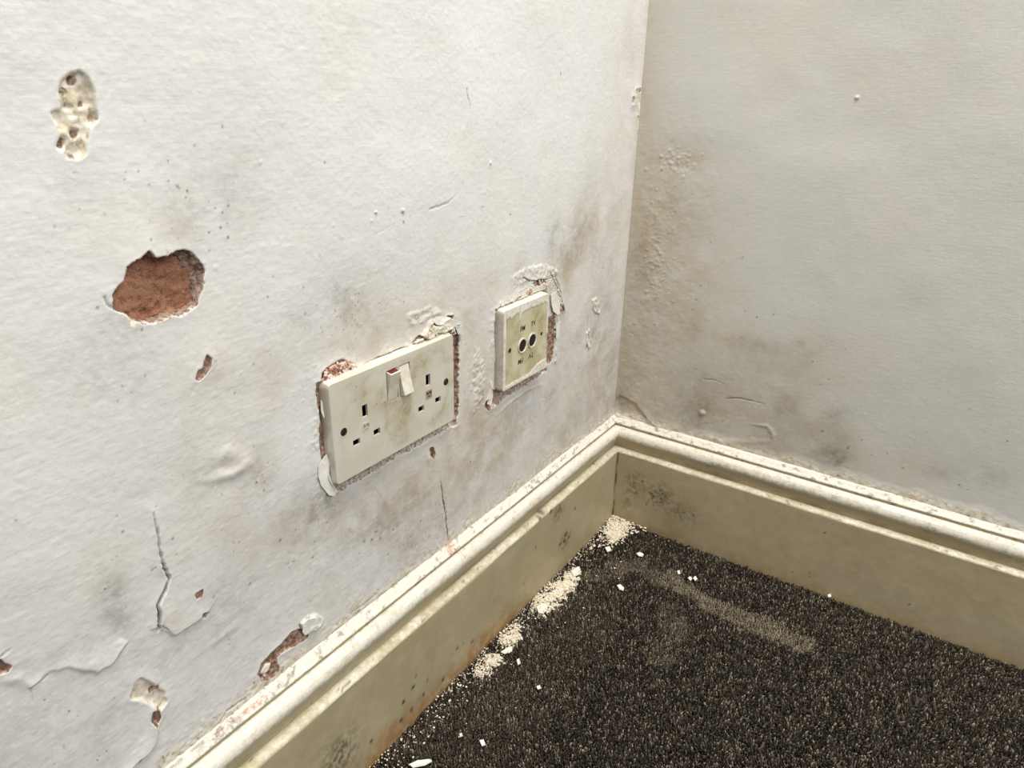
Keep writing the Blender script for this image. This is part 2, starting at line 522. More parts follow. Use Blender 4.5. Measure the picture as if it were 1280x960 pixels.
for c_, rx_, ry_, am_, ch_, an_ in (((722, 290), 14, 60, .42, 0, .25), ((700, 330), 18, 40, .38, 0, .1), ((690, 300), 9, 34, .3, 1, 0), ((745, 280), 10, 70, .28, 0, .15),
        ((560, 400), 40, 40, .25, 0, 0), ((590, 470), 30, 60, .22, 0, 0), ((440, 420), 50, 40, .22, 0, 0), ((560, 590), 60, 40, .25, 0, -.5), ((620, 540), 60, 60, .18, 0, -.5),
        ((470, 640), 60, 30, .22, 0, -.4), ((225, 290), 40, 22, .20, 0, 0), ((100, 230), 90, 60, .08, 1, 0), ((55, 60), 60, 60, .08, 0, 0), ((345, 470), 50, 60, .16, 0, 0)):
    L.stain(c_, rx_, ry_, am_, ch_, an_)
# 1 chipped patch, upper left
pts = Z(0, 60, 4, (350,135),(400,120),(440,150),(470,210),(485,300),(490,350),(450,400),(430,470),(435,510),(400,555),(340,545),(330,500),(295,480),(300,420),(290,380),(262,325),(300,310),(305,200),(320,160))
L.recess(pts, 0.0022, 0.0010, 0.0026, 0, 0.0004, 0.004, 0.0010, 41, rs=130)
for c, r in (((92, 101), 6), ((104, 131), 6), ((116, 147), 5), ((95, 168), 5), ((79, 180), 6)):
    ring = [(c[0] + r * .8 * math.cos(a), c[1] + r * math.sin(a)) for a in np.linspace(0, 6.28, 8)[:-1]]
    L.recess(ring, 0.0042, 0.0012, 0.0008, 1, warp=0.0014, seed=int(c[0]), fade=.62)
L.dots([(89, 195), (92, 196)], 0.0014, .8)
# 2 hole down to the brick
hole = Z(100, 280, 4.364, (370,155),(400,185),(440,190),(480,190),(520,155),(560,145),(610,160),(650,200),(680,260),(675,320),(660,380),(635,440),(560,495),(510,490),(440,525),(360,545),(300,520),(260,490),(190,460),(185,385),(215,345),(245,300),(260,240),(300,210),(340,180))
Q = L.px(hole); s = L.win(Q, 0.04)
D = L.sdf(s, Q, 0.0010, 260, 51)
inner = L.px(Z(100, 280, 4.364, (370,150),(400,178),(440,183),(480,183),(520,170),(560,195),(595,240),(620,290),(640,340),(640,390),(630,445),(560,500),(510,496),(440,530),(360,552),(300,528),(260,497),(182,465),(177,385),(207,340),(238,298),(252,235),(292,205),(335,172)))
D2 = L.sdf(s, inner, 0.0009, 260, 52)
rim = 0.0020 * np.exp(-(np.clip(D, 0, 1) / 0.009)) * (0.10 + 0.90 * sstep(-0.015, 0.03, (L.V[s] - Q[:, 1].mean()) - 0.6 * (L.U[s] - Q[:, 0].mean())))
k = sstep(0.0007, -0.0007, D)
k2 = sstep(0.0010, -0.0010, D2) * k
rough = (fbm(L.U[s] * 240, L.V[s] * 240, 4, 53, .6) - .5) * 0.003
L.H[s] = (L.H[s] + rim) * (1 - k) + k * (-0.0035 + rough - 0.004 * sstep(0, -0.006, D)) * (1 - k2) + k2 * -0.016
k = sstep(0.0019, 0.0005, D)
L.A[s][..., 1] = np.maximum(L.A[s][..., 1], k * 0.60)
L.A[s][..., 0] = np.maximum(L.A[s][..., 0], k * 0.5)
L.cut[s] |= k2 > 0.97
ring = sstep(0.0025, 0.0003, np.abs(D)) * (D > 0)
L.A[s][..., 0] = np.maximum(L.A[s][..., 0], 0.45 * sstep(.45, .7, fbm(L.U[s] * 200, L.V[s] * 200, 3, 54)) * sstep(0.014, 0.001, np.clip(D, 0, 1)) * sstep(0, .01, L.V[s] - Q[:, 1].mean()))
L.crack(Z(100, 280, 4.364, (130,395),(150,440),(185,462)), 0.0003, 0.0005, 0.0008, 0.5)
L.recess(Z(100, 280, 4.364, (255,500),(285,505),(300,530),(295,552),(275,535)), 0.0015, 0.0008, .0004, 0, 0.0008, .003, .0006, 55)
# 3 small chip under the hole
L.recess(Z(100, 280, 4.364, (690,720),(712,735),(706,780),(682,815),(650,848),(632,842),(645,803),(668,792),(680,750)), 0.0022, 0.0009, 0.0008, 1, 0.0014, 0.007, 0.0006, 61)
# 4 long crack and lifting flake
L.crack(Z(0, 600, 2.667, (505,100),(512,120),(522,170),(530,230),(540,270),(545,292),(563,328),(545,370),(522,415),(528,450),(524,492)), 0, (0, .00015, .0003, .0004, .0005, .0005, .0006, .0010, .0008, .0008, .0006), 0.0035, 0.92, None, 0.0005, 62, 0.0010)
s, D, k = L.bulge(Z(0, 600, 2.667, (566,328),(620,315),(690,292),(730,288),(712,350),(722,395),(690,440),(640,475),(577,517),(550,497),(528,490),(530,450),(524,415),(546,372)), 0.0018, 0.012, 0.0007, 0.0012, 63, 0, (-.5, 1))
L.S[s][..., 0] = np.maximum(L.S[s][..., 0], k * 0.30)
L.bulge(Z(0, 600, 2.667, (470,445),(520,425),(523,490),(500,500)), 0.0009, 0.006, 0.0008, .0008, 64, 0, (1, .2))
L.crack(Z(0, 600, 2.667, (522,500),(530,485),(545,492),(552,500)), .0005, .0004, .002, .7)
L.recess(Z(0, 600, 2.667, (650,378),(672,366),(668,385),(655,392)), 0.0015, 0.0006, 0.0004, 1, 0.0006, 0.004, 0.0003, 65)
L.recess(Z(0, 600, 2.667, (670,445),(690,438),(684,455),(672,455)), 0.0012, 0.0006, 0.0004, 1, 0.0006, 0.004, 0.0003, 66, .7)
L.dots(Z(0, 600, 2.667, (575,195),(588,247),(408,172),(835,345),(797,207),(710,388),(515,290),(505,297)), 0.0009, .55)
# 5 blistered ridge, lower left
L.crack(Z(0, 600, 2.667, (98,693),(130,670),(165,640),(185,632)), .0003, .0001, .001, .75, None, .0003, 67)
L.crack(Z(0, 600, 2.667, (98,693),(104,715),(108,745)), .0003, .0001, .0006, .4, None, .0003, 68)
L.bulge(Z(0, 600, 2.667, (98,690),(165,638),(225,622),(320,638),(370,612),(420,540),(300,480),(120,560),(60,640)), 0.0018, 0.012, 0.0014, 0.0012, 69, 0, (0.05, 1))
L.crack(Z(0, 600, 2.667, (0,585),(35,560)), .0003, .0002, .001, .6)
L.recess(Z(0, 600, 2.667, (-40,600),(0,598),(12,612),(30,620),(22,632),(0,640),(-40,650)), 0.003, 0.0008, .0008, 1, .0014, .008, .0006, 70)
L.ridge(Z(0, 600, 2.667, (0,665),(60,660),(98,690)), .0010, .003)
# 7 loose patch and curling edge near the bottom left
L.recess(Z(0, 600, 2.667, (433,728),(445,675),(465,660),(490,668),(515,685),(545,708),(552,738),(530,765),(500,745),(470,730)), 0.0014, 0.0009, 0.0009, 0, 0.0011, 0.005, 0.0009, 71, .62)
L.A[..., 2] = L.A[..., 2]
L.recess(Z(0, 600, 2.667, (500,700),(522,684),(524,694),(503,710)), 0.0025, .0006, .0003, 1, 0, .003, .0003, 72)
L.recess(Z(0, 600, 2.667, (505,770),(525,760),(530,790),(515,815),(500,800)), 0.0018, .0006, .0006, 1, .0014, .004, .0006, 73, .75)
L.bulge(Z(0, 600, 2.667, (525,815),(518,860),(500,900),(470,930),(440,955),(400,990),(330,960),(420,900),(455,820),(470,760)), 0.0024, 0.012, 0.0009, 0.0010, 74, 0, (1, .1))
L.crack(Z(0, 600, 2.667, (508,885),(490,910),(462,932),(440,957)), .0003, .0009, .002, .55, 1, .0004, 75)
# 8 brown bare strip above the skirting
L.recess(Z(200, 700, 3.556, (433,505),(450,460),(490,415),(540,372),(578,328),(620,308),(660,320),(655,345),(600,380),(552,402),(515,432),(512,455),(527,475),(520,500),(480,528),(448,532)), 0.0018, 0.0008, 0.0008, 1, 0.0008, 0.005, 0.0012, 76)
for q in (Z(200, 700, 3.556, (445,505),(470,465),(495,455),(490,480),(460,512)), Z(200, 700, 3.556, (455,515),(470,505),(468,525))):
    Q = L.px(q); s = L.win(Q, .01); D = L.sdf(s, Q, .0006, 300, 77); k = sstep(.0007, -.0007, D)
    L.H[s] += k * .0016; L.A[s][..., 1] *= (1 - k); L.A[s][..., 0] = np.maximum(L.A[s][..., 0], k * .6)
s, D, k = L.bulge(Z(200, 700, 3.556, (625,322),(622,290),(640,262),(662,245),(700,242),(735,262),(728,290),(690,310),(665,318),(645,300)), 0.0018, 0.03, .0012, .0018, 78, 1.6)
L.S[s][..., 0] *= (1 - .7 * k); L.S[s][..., 1] *= (1 - .8 * k)
L.crack(Z(200, 700, 3.556, (625,330),(628,300),(622,290)), .0004, .0006, .003, .8)
L.crack(Z(200, 700, 3.556, (650,258),(662,254)), .0004, .0003, .001, .7)
# joint crack just above the skirting
for q in (Z(180, 860, 3.765, (140,358),(200,300),(260,250),(330,190),(385,108),(410,88),(480,42)), Z(200, 700, 3.556, (850,240),(900,205),(965,152))):
    L.crack(q, .0002, .0004, .0012, .45, None, .0008, 79)
L.crack(Z(180, 860, 3.765, (385,104),(412,86)), .0006, .0007, .002, .8)
L.crack(Z(200, 700, 3.556, (465,560),(482,582)), .0005, .0004, .002, .8)
# wall foot: crusted, dusty band where the plaster meets the skirting
band = sstep(0.176, 0.154, V + (fbm(U * 60, V * 60, 4, 81) - .5) * 0.016) * fine
L.A[..., 0] = np.maximum(L.A[..., 0], band * 0.54)
L.S[..., 0] = np.clip(L.S[..., 0] + band * 0.12, 0, 1)
L.H += band * (0.0006 + (fbm(U * 330, V * 330, 3, 82) - .5) * 0.0010)
# 10/11 cut-outs round the two plates
def plate_cut(c, wd, ht, ws, depth, seed, ch, fade):
    """gap between plate and paint edge; ws = widths left, right, bottom, top"""
    dy = U - c[0]; dz = V - c[1]
    s = L.win(np.array([[c[0] - wd / 2, c[1] - ht / 2], [c[0] + wd / 2, c[1] + ht / 2]]), 0.03)
    dy, dz = dy[s], dz[s]
    n = (fbm(L.U[s] * 130, L.V[s] * 130, 4, seed, .6) - .5) * 2
    n2 = (fbm(L.U[s] * 34, L.V[s] * 34, 2, seed + 5) - .5) * 2
    def sd(lo, hi, x, wl, wh): return np.maximum(lo - wl - x, x - hi - wh)
    g = 0.0014 * n + 0.0022 * n2
    d = np.maximum(sd(-wd / 2, wd / 2, dy, ws[0], ws[1]), sd(-ht / 2, ht / 2, dz, ws[2], ws[3])) + g
    k = sstep(0.0006, -0.0006, d)
    r = (fbm(L.U[s] * 330, L.V[s] * 330, 3, seed + 9, .6) - .5) * 2
    lip = 0.0006 * np.exp(-np.clip(d, 0, 1) / 0.0035) * (1 - k)
    L.H[s] = L.H[s] * (1 - k) + k * (-depth + r * 0.0008) + lip
    L.A[s][..., ch] = np.maximum(L.A[s][..., ch], k * fade)
    # crusty old filler round about
    cr = sstep(0.016, 0.001, np.clip(d, 0, 1)) * sstep(.50, .66, fbm(L.U[s] * 70, L.V[s] * 70, 4, seed + 12))
    L.A[s][..., 0] = np.maximum(L.A[s][..., 0], cr * .52 * (1 - k))
    L.H[s] += cr * (1 - k) * (0.0005 + r * 0.0007)
plate_cut(DS_C, DS_W, DS_H, (0.0035, 0.0042, 0.0030, 0.0005), 0.0026, 91, 1, 0.72)
plate_cut(TV_C, TV_W, TV_H, (0.0030, 0.0075, 0.0042, 0.0010), 0.0026, 97, 1, 0.62)
for q, f_, sd_ in ((Z(380, 370, 3.69, (660,170),(683,165),(706,150),(714,165),(713,300),(708,430),(708,550),(696,585),(670,560)), .8, 121),
                   (Z(380, 370, 3.69, (95,870),(112,885),(150,925),(200,893),(260,850),(350,800),(430,745),(560,672),(700,592),(690,560),(150,860)), .52, 122),  # bare brown gap below the plate, its shadow partly painted in
                   (Z(590, 320, 4.8, (440,380),(470,372),(494,350),(500,400),(498,480),(496,560),(488,620),(470,640),(430,650)), .70, 123),
                   (Z(590, 320, 4.8, (110,800),(105,860),(95,910),(130,905),(200,856),(290,800),(380,742),(450,690),(440,640),(180,800)), .54, 124),  # gap under the aerial plate: brown undercoat plus painted shadow
                   (Z(380, 370, 3.69, (70,470),(90,440),(95,420),(110,420),(130,700),(140,880),(112,880),(100,760),(84,640),(92,560),(74,520)), .7, 125)):
    L.recess(q, .0020, .0007, .0012, 1, .0002, .003, .0024, sd_, f_)
# pink crumbled lump and light filler along the top of the double plate
s, D = L.recess(Z(380, 370, 3.69, (80,395),(88,350),(120,320),(150,303),(182,296),(222,312),(245,338),(232,352),(150,385)), 0.0016, 0.0010, 0.0030, 2, 0.0016, 0.006, 0.0012, 101, rs=170)
Q = L.px(Z(380, 370, 3.69, (235,345),(340,300),(440,255),(500,230),(520,195),(560,150),(575,110),(620,130),(680,150),(690,175),(640,200),(240,360))); s = L.win(Q, .01)
D = L.sdf(s, Q, .0014, 220, 102); k = sstep(.001, -.001, D)
L.A[s][..., 0] = np.maximum(L.A[s][..., 0], k * .6); L.H[s] += k * (.0026 + (fbm(L.U[s] * 260, L.V[s] * 260, 3, 103) - .5) * .003)
for q in (Z(380, 370, 3.69, (575,140),(585,125),(610,135),(640,110),(660,95),(685,98)), Z(380, 370, 3.69, (500,212),(515,195),(530,185),(560,205)), Z(380, 370, 3.69, (590,180),(610,172),(635,178)), Z(380, 370, 3.69, (690,150),(712,140),(718,170))):
    L.crack(q, .0007, .0010, .0022, .35, 1, .0008, 104, .0012)
L.crack(Z(380, 370, 3.69, (700,150),(710,220),(705,350),(700,450),(705,550)), .0012, .0010, .0022, .25, 1, .0006, 105)
# dark line and slit below the double plate
L.recess(Z(380, 370, 3.69, (578,700),(592,698),(602,730),(598,750),(582,735)), .0022, .0006, .0005, 1, .0012, .004, .0003, 106)
L.ridge(Z(380, 370, 3.69, (565,720),(575,780)), .0012, .0016)
L.crack(Z(300, 560, 4, (1003,150),(1010,200),(1018,260),(1030,330),(1035,400),(1042,465)), 0, (.0002, .0006, .0008, .0006, .0005, .0003), .0012, .35, 1, .0007, 107)
L.dots(Z(300, 560, 4, (1000,282),(1030,345),(1015,250),(1035,420)), .0012, .6)
L.dots(Z(300, 560, 4, (572,495),(603,530),(625,468),(663,460),(705,453),(683,420),(770,410),(555,410),(205,462),(50,680),(245,580),(118,210),(82,172),(1153,68),(700,125),(370,550),(905,365),(950,440)), .0009, .6, 2, 0.8)
L.dots(Z(300, 560, 4, (735,295),(745,335),(725,305),(720,300)), .0020, .4, 1)
L.crack(Z(300, 560, 4, (680,205),(715,250),(740,300)), .0003, .0003, .0005, .25)
# TV plate: shattered paint at its upper right, chips beside it
for q in (Z(590, 320, 4.8, (485,80),(500,130),(520,180),(535,220),(540,280)), Z(590, 320, 4.8, (460,90),(490,150),(515,200),(530,250)), Z(590, 320, 4.8, (300,130),(350,150),(400,150),(450,140)), Z(590, 320, 4.8, (535,270),(548,310),(540,340)), Z(590, 320, 4.8, (520,300),(510,400),(500,450)), Z(590, 320, 4.8, (150,312),(200,292),(240,278),(290,240))):
    L.crack(q, .0004, .0006, .0014, .30, 1, .0009, 108, .0008)
L.recess(Z(590, 320, 4.8, (360,160),(390,140),(430,145),(440,160),(380,180)), .0018, .0008, .0008, 1, .001, .003, .001, 109, .7)
L.recess(Z(590, 320, 4.8, (320,220),(345,200),(360,225),(340,245)), .0018, .0008, .0008, 2, .001, .003, .001, 110)
L.recess(Z(590, 320, 4.8, (530,290),(548,300),(560,330),(545,345),(530,330)), .0018, .0008, .0008, 1, .001, .003, .0008, 111)
L.recess(Z(590, 320, 4.8, (80,870),(115,850),(120,900),(95,925),(70,900)), .0022, .0008, .0006, 1, .0012, .004, .0006, 112)
L.ridge(Z(590, 320, 4.8, (100,740),(108,800),(85,890)), .0022, .0014)
L.ridge(Z(590, 320, 4.8, (140,960),(250,860),(330,805),(420,770)), .0012, .002)
for q in (Z(590, 320, 4.8, (722,265),(745,250),(765,290),(768,350),(745,345),(725,320)), Z(590, 320, 4.8, (685,460),(705,440),(712,520),(700,560),(682,520))):
    s, D, k = L.bulge(q, .0022, .004, .0008, .0010, 113, 1.2)
    L.A[s][..., 0] = np.maximum(L.A[s][..., 0], k * .55)
L.crack(Z(590, 320, 4.8, (740,300),(748,330),(755,350)), .0004, .0007, .002, .5, 1)
L.crack(Z(590, 320, 4.8, (697,370),(695,430),(700,500),(685,560)), .0003, .0006, .002, .5, 1)
L.dots(Z(590, 320, 4.8, (685,562),(612,520),(785,70),(640,675),(805,770),(610,925)), .0009, .55)
for q, hh_, sd_ in ((Z(590, 320, 4.8, (10,540),(40,560),(60,650),(70,760),(60,840),(30,900),(10,940),(-5,800),(0,650)), .0010, 141),
                   (Z(590, 320, 4.8, (240,120),(330,70),(420,50),(490,70),(510,110),(440,130),(360,140),(290,170),(240,200)), .0012, 142),
                   (Z(590, 320, 4.8, (490,350),(530,330),(530,420),(515,520),(505,640),(495,640),(500,480)), .0012, 143),
                   (Z(380, 370, 3.69, (470,90),(540,60),(600,50),(690,90),(640,90),(580,105),(530,130),(480,150)), .0010, 144)):
    s, D, k = L.bulge(q, hh_ * .7, .03, .0016, .0034, sd_, 1.8)
    L.A[s][..., 0] = np.maximum(L.A[s][..., 0], k * .42); L.H[s] += k * (fbm(L.U[s] * 300, L.V[s] * 300, 3, sd_) - .5) * .0018
# hairlines and scuffs higher up
L.crack(Z(470, 60, 3.428, (388,165),(392,205),(402,240),(400,290),(372,355)), 0, (.0002, .0004, .0002, .0001, .0000), .0008, .55, None, .0004, 114, .0005)
L.crack(Z(470, 60, 3.428, (230,690),(270,678),(310,662),(365,608)), 0, (.0008, .0007, .0003, .0001), .0006, .32, None, .0005, 115)
L.crack(Z(470, 60, 3.428, (0,800),(60,765),(115,740),(200,690),(300,640),(500,590)), 0, (.0002, .0002, .0001, .0001, .0, .0), .0004, .2, None, .0006, 116)
L.dots(Z(470, 60, 3.428, (112,703),(118,745),(458,680),(576,712),(880,878),(790,108),(972,940),(862,890)), .0011, .55)
L.blobs(Z(470, 60, 3.428, (115,698),(490,492),(1,705)), .0022, .0012)
L.dots(Z(0, 60, 4, (880,684),(900,700),(940,712),(975,490),(1145,790),(1115,820),(1140,878),(1145,948),(400,805),(625,658),(695,615),(845,665),(1045,920)), .0006, .5)
L.dots(Z(180, 200, 3.2, (135,105),(140,110),(175,125),(340,183),(338,310),(262,290),(315,212),(440,817),(497,548),(695,583),(770,605),(778,628),(765,598),(838,620),(858,660),(803,680),(365,935),(508,780),(927,212),(838,572),(310,270),(790,630),(725,10)), .00065, .65)
L.dots(Z(100, 280, 4.364, (340,577),(812,75),(705,47),(950,765),(850,922),(95,455),(770,20)), .0007, .6)
for n_, (cx, cy), (sx, sy) in ((50, (440, 395), (45, 32)), (26, (500, 690), (40, 20)), (24, (650, 500), (60, 60)), (26, (230, 250), (90, 70)), (30, (300, 600), (120, 60)), (20, (540, 655), (14, 30))):
    for _ in range(n_):
        L.dots([(random.gauss(cx, sx), random.gauss(cy, sy))], 0.0006, random.uniform(.25, .6))
# blisters and filler crumbs here and there
for _ in range(120):
    L.blobs([(random.uniform(250, 760), random.uniform(150, 700))], random.uniform(.0008, .002), random.uniform(.0001, .0004))
L.ridge(Z(0, 600, 2.667, (690,560),(740,520),(800,470)), .0006, .003)
L.ridge(Z(180, 200, 3.2, (260,1210),(330,1170),(420,1210)), .0014, .006)
L.ridge([(255, 600), (290, 592), (316, 576)], .0018, .004)
# chipped corner arris
for q in (Z(740, 0, 3.43, (185,385),(215,375),(222,440),(215,500),(200,480),(195,440)), Z(740, 0, 3.43, (170,415),(180,418),(178,445),(170,445)), Z(740, 0, 3.43, (190,500),(212,500),(212,550),(195,550))):
    L.recess(q, .0014, .0008, .0014, 0, .0016, .005, .001, 117, .8)
L.dots(Z(740, 0, 3.43, (175,430),(207,545),(203,510)), .0011, .8)
edge = sstep(-0.010, -0.001, U + (fbm(U * 60, V * 40, 3, 118) - .5) * .01) * fine
L.S[..., 0] = np.clip(L.S[..., 0] + edge * .15, 0, 1)
L.H *= sstep(0.0, -0.004, U)
# nothing pokes into the plates
for c, wd, ht in ((DS_C, DS_W, DS_H), (TV_C, TV_W, TV_H)):
    m = (np.abs(U - c[0]) < wd / 2 - .0005) & (np.abs(V - c[1]) < ht / 2 - .0005)
    L.H[m] = np.minimum(L.H[m], -.002)
    L.cut |= (np.abs(U - c[0]) < wd / 2 - .006) & (np.abs(V - c[1]) < ht / 2 - .006)
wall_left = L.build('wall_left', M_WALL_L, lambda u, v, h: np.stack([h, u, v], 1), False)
wall_left['label'] = 'white painted plaster wall on the left, chipped and cracked, carrying both outlets'

# brick seen through the hole
def rough_brick(cy, cz, wd, ht, x_front, depth):
    ny, nz = 150, 70
    ys = np.linspace(-wd / 2, wd / 2, ny); zs = np.linspace(-ht / 2, ht / 2, nz)
    Y, Zz = np.meshgrid(ys, zs, indexing='ij')
    X = x_front + (fbm(Y * 60, Zz * 60, 3, 131) - .5) * 0.004 + (fbm(Y * 280, Zz * 280, 4, 132, .65) - .5) * 0.0042
    pits = fbm(Y * 190, Zz * 190, 2, 133)
    X -= sstep(.66, .8, pits) * .0022
    V3 = np.stack([X, Y + cy, Zz + cz], -1).reshape(-1, 3)
    idx = np.arange(ny * nz).reshape(ny, nz)
    q = np.stack([idx[:-1, :-1], idx[1:, :-1], idx[1:, 1:], idx[:-1, 1:]], -1).reshape(-1, 4)
    bnd = np.concatenate([idx[:, 0], idx[-1, 1:], idx[-2::-1, -1], idx[0, -2:0:-1]])
    back = V3[bnd].copy(); back[:, 0] = x_front - depth
    n = len(bnd); o = len(V3)
    side = np.array([[bnd[i], o + i, o + (i + 1) % n, bnd[(i + 1) % n]] for i in range(n)])
    return mesh_np('brick', np.concatenate([V3, back]), quads=np.concatenate([q, side]))
hc = L.px(hole).mean(0)
brick = link('brick', rough_brick(hc[0] + .004, hc[1] - 0.001, 0.150, 0.070, -0.0085, 0.05), M_BRICK, wall_left)
brick['label'] = 'rough red brick laid bare in the hole'

# ============================ RIGHT WALL ============================
W = Wall(graded(0.0, 0.0, 0.56, 2.2, 0.0010, 0.0012), graded(-0.006, 0.140, 0.69, 2.4, 0.0011, 0.0012), 1)
U, V = W.U, W.V
fine = sstep(0.9, 0.6, U) * sstep(0.95, 0.72, V)
W.H += (fbm(U * 7, V * 7, 3, 221) - .5) * 0.004 * sstep(0, .05, U)
W.H += (fbm(U * 30, V * 30, 3, 222) - .5) * 0.0005 * fine
zone = sstep(0.16, 0.02, U + (fbm(U * 20, V * 20, 3, 231) - .5) * .08) * sstep(.62, .42, V) * fine
low = sstep(0.34, 0.17, V + (fbm(U * 14, V * 14, 3, 232) - .5) * .10) * sstep(.42, .15, U) * fine
W.H += np.maximum(zone, low * .6) * (fbm(U * 120, V * 120, 4, 223) - .5) * 0.0009
W.S[..., 0] += 0.30 * zone + 0.22 * low + 0.06 * fine * sstep(.3, .7, fbm(U * 8, V * 8, 4, 233))
W.S[..., 0] += 0.20 * sstep(0.06, 0.0, U + (fbm(U * 30, V * 30, 3, 237) - .5) * .03) * fine
W.S[..., 1] += low * 0.26 * sstep(.45, .72, fbm(U * 18, V * 18, 5, 234)) * 1.2
W.stain((850, 200), 55, 22, .12, 0, .1)
W.stain((840, 290), 50, 90, .18, 0)
W.stain((800, 330), 12, 45, .42, 1, .08)
W.stain((945, 430), 32, 10, .45, 1, .25)
W.stain((1000, 430), 12, 8, .35, 1)
W.stain((900, 470), 60, 40, .16, 1)
W.stain((960, 500), 90, 50, .20, 0)
W.stain((870, 500), 30, 22, .30, 1)
W.stain((985, 510), 30, 25, .26, 1)
W.stain((1035, 560), 30, 22, .48, 1, .5)
W.stain((1040, 520), 18, 30, .28, 1)
W.stain((1165, 590), 36, 12, .30, 1, .2)
W.stain((1240, 600), 45, 20, .30, 1, .2)
W.stain((1110, 590), 120, 30, .14, 0, .3)
W.stain((900, 400), 80, 60, .12, 0)
W.stain((775, 505), 8, 22, .55, 1, .1)
W.stain((865, 415), 14, 12, .22, 1)
W.stain((880, 640), 40, 20, .2, 1)
for c_, rx_, ry_, am_, ch_, an_ in (((935, 430), 40, 14, .40, 0, .2), ((990, 470), 60, 50, .20, 0, 0), ((1030, 550), 40, 30, .40, 0, .4), ((900, 520), 80, 40, .30, 0, .2),
        ((800, 480), 30, 60, .20, 0, 0), ((830, 300), 50, 110, .22, 0, 0), ((860, 200), 45, 20, .14, 0, .15), ((1010, 445), 20, 12, .25, 1, 0), ((1050, 575), 22, 14, .35, 1, .5),
        ((880, 350), 60, 60, .14, 0, 0), ((800, 60), 22, 90, .25, 0, .0), ((925, 560), 70, 22, .25, 0, .25)):
    W.stain(c_, rx_, ry_, am_, ch_, an_)
# salt-blown bumps near the corner
for n_, (cx, cy), (sx, sy), r, h in ((60, (846, 203), (18, 8), .0028, .0012), (110, (822, 300), (12, 38), .0024, .0011), (60, (815, 345), (14, 20), .0024, .0012), (50, (800, 440), (12, 50), .002, .0008), (60, (930, 520), (60, 26), .0022, .0006), (50, (860, 560), (40, 14), .0022, .0007)):
    for _ in range(n_):
        W.blobs([(random.gauss(cx, sx), random.gauss(cy, sy))], r * random.uniform(.4, 1.0), h * .45)
W.blobs([(878, 516)], .0042, .0045); W.dots([(880, 518.5)], .0016, .35, 1)
W.blobs([(1071, 122)], .0022, .0016)
# peeled wedge in the corner just above the skirting
s, D = W.recess(Z(740, 500, 9.6, (235,145),(250,80),(270,0),(330,-60),(420,-20),(520,30),(545,70),(590,130),(640,190),(690,250),(760,320),(700,330),(300,170)), .0012, .0008, .0006, None, .0008, .004, .0008, 251)
W.S[s][..., 0] = np.maximum(W.S[s][..., 0], sstep(.001, -.001, D) * .85)
W.dots(Z(740, 500, 9.6, (255,110),(270,60),(262,130),(250,140),(285,30)), .0016, .6, 1)
# scratches
W.crack(Z(840, 380, 4, (270,474),(320,470),(370,476),(410,488),(465,500)), 0, (.0003, .0006, .0004, .0003, .0001), .0008, .45, None, .0004, 252)
W.crack(Z(840, 380, 4, (160,375),(210,380),(260,400)), .0006, .0003, .0005, .15)
W.crack(Z(840, 380, 4, (150,600),(200,600),(212,640)), .0004, .0002, .0005, .2)
W.ridge(Z(840, 380, 4, (390,600),(470,610),(510,640)), .0009, .0022)
W.ridge(Z(840, 380, 4, (480,625),(505,650),(500,680)), .0010, .002)
W.ridge(Z(840, 380, 4, (120,640),(260,690),(400,690),(520,690)), .0008, .004)
W.dots(Z(840, 380, 4, (785,378),(857,366),(740,404),(703,290),(365,36),(508,50),(48,127),(752,636),(948,682),(875,720),(885,712),(255,583),(52,585),(865,226),(800,187),(805,598),(120,325),(205,555),(880,722)), .0008, .75)
W.dots(Z(740, 240, 3.2, (468,368),(436,375),(525,281),(602,262),(612,477),(358,550),(250,532),(252,832),(360,915),(475,200),(333,80),(660,500),(728,490),(405,470),(418,430)), .0008, .75)
W.dots(Z(900, 500, 2.824, (590,190),(645,241),(875,316),(360,110),(450,170),(500,142),(883,33),(535,193),(845,300),(1013,145),(1025,470)), .0008, .8)
for _ in range(70):
    W.dots([(random.uniform(780, 1250), random.uniform(330, 640))], .0005, random.uniform(.2, .5))
band = sstep(0.166, 0.155, V + (fbm(U * 50, V * 50, 4, 281) - .5) * 0.012) * fine
W.A[..., 0] = np.maximum(W.A[..., 0], band * 0.62)
W.H += band * (0.0009 + (fbm(U * 300, V * 300, 3, 282) - .5) * 0.0007)
W.H *= sstep(0.0, 0.004, U)
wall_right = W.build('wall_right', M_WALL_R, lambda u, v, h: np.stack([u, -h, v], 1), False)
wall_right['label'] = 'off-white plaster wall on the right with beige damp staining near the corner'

# ============================ SKIRTING ============================
T_S = 0.0192
PROFILE = {   # depth from wall, height above carpet
    'top_strip': [(0.0, 0.1520), (0.0020, 0.1500), (0.0045, 0.1468), (0.0064, 0.1446), (0.0070, 0.1438), (0.0069, 0.1430), (0.0058, 0.1424), (0.0054, 0.1400), (0.0060, 0.1392)],
    'moulding': [(0.0054, 0.1394), (0.0070, 0.1399), (0.0092, 0.1396), (0.0118, 0.1382), (0.0139, 0.1358), (0.0151, 0.1328), (0.0155, 0.1298), (0.0152, 0.1266), (0.0143, 0.1232), (0.0128, 0.1196), (0.0112, 0.1164), (0.0101, 0.1136), (0.0096, 0.1110), (0.0095, 0.1090)],
    'board': [(0.0095, 0.1100), (0.0130, 0.1097), (0.0165, 0.1091), (0.0184, 0.1082), (0.0191, 0.1066), (0.0192, 0.1050), (0.0192, -0.006)],
}
def resample(P, step):
    P = np.array(P, float); out = [P[0]]
    for a, b in zip(P[:-1], P[1:]):
        n = max(1, int(round(np.hypot(*(b - a)) / step)))
        for i in range(1, n + 1): out.append(a + (b - a) * i / n)
    return np.array(out)

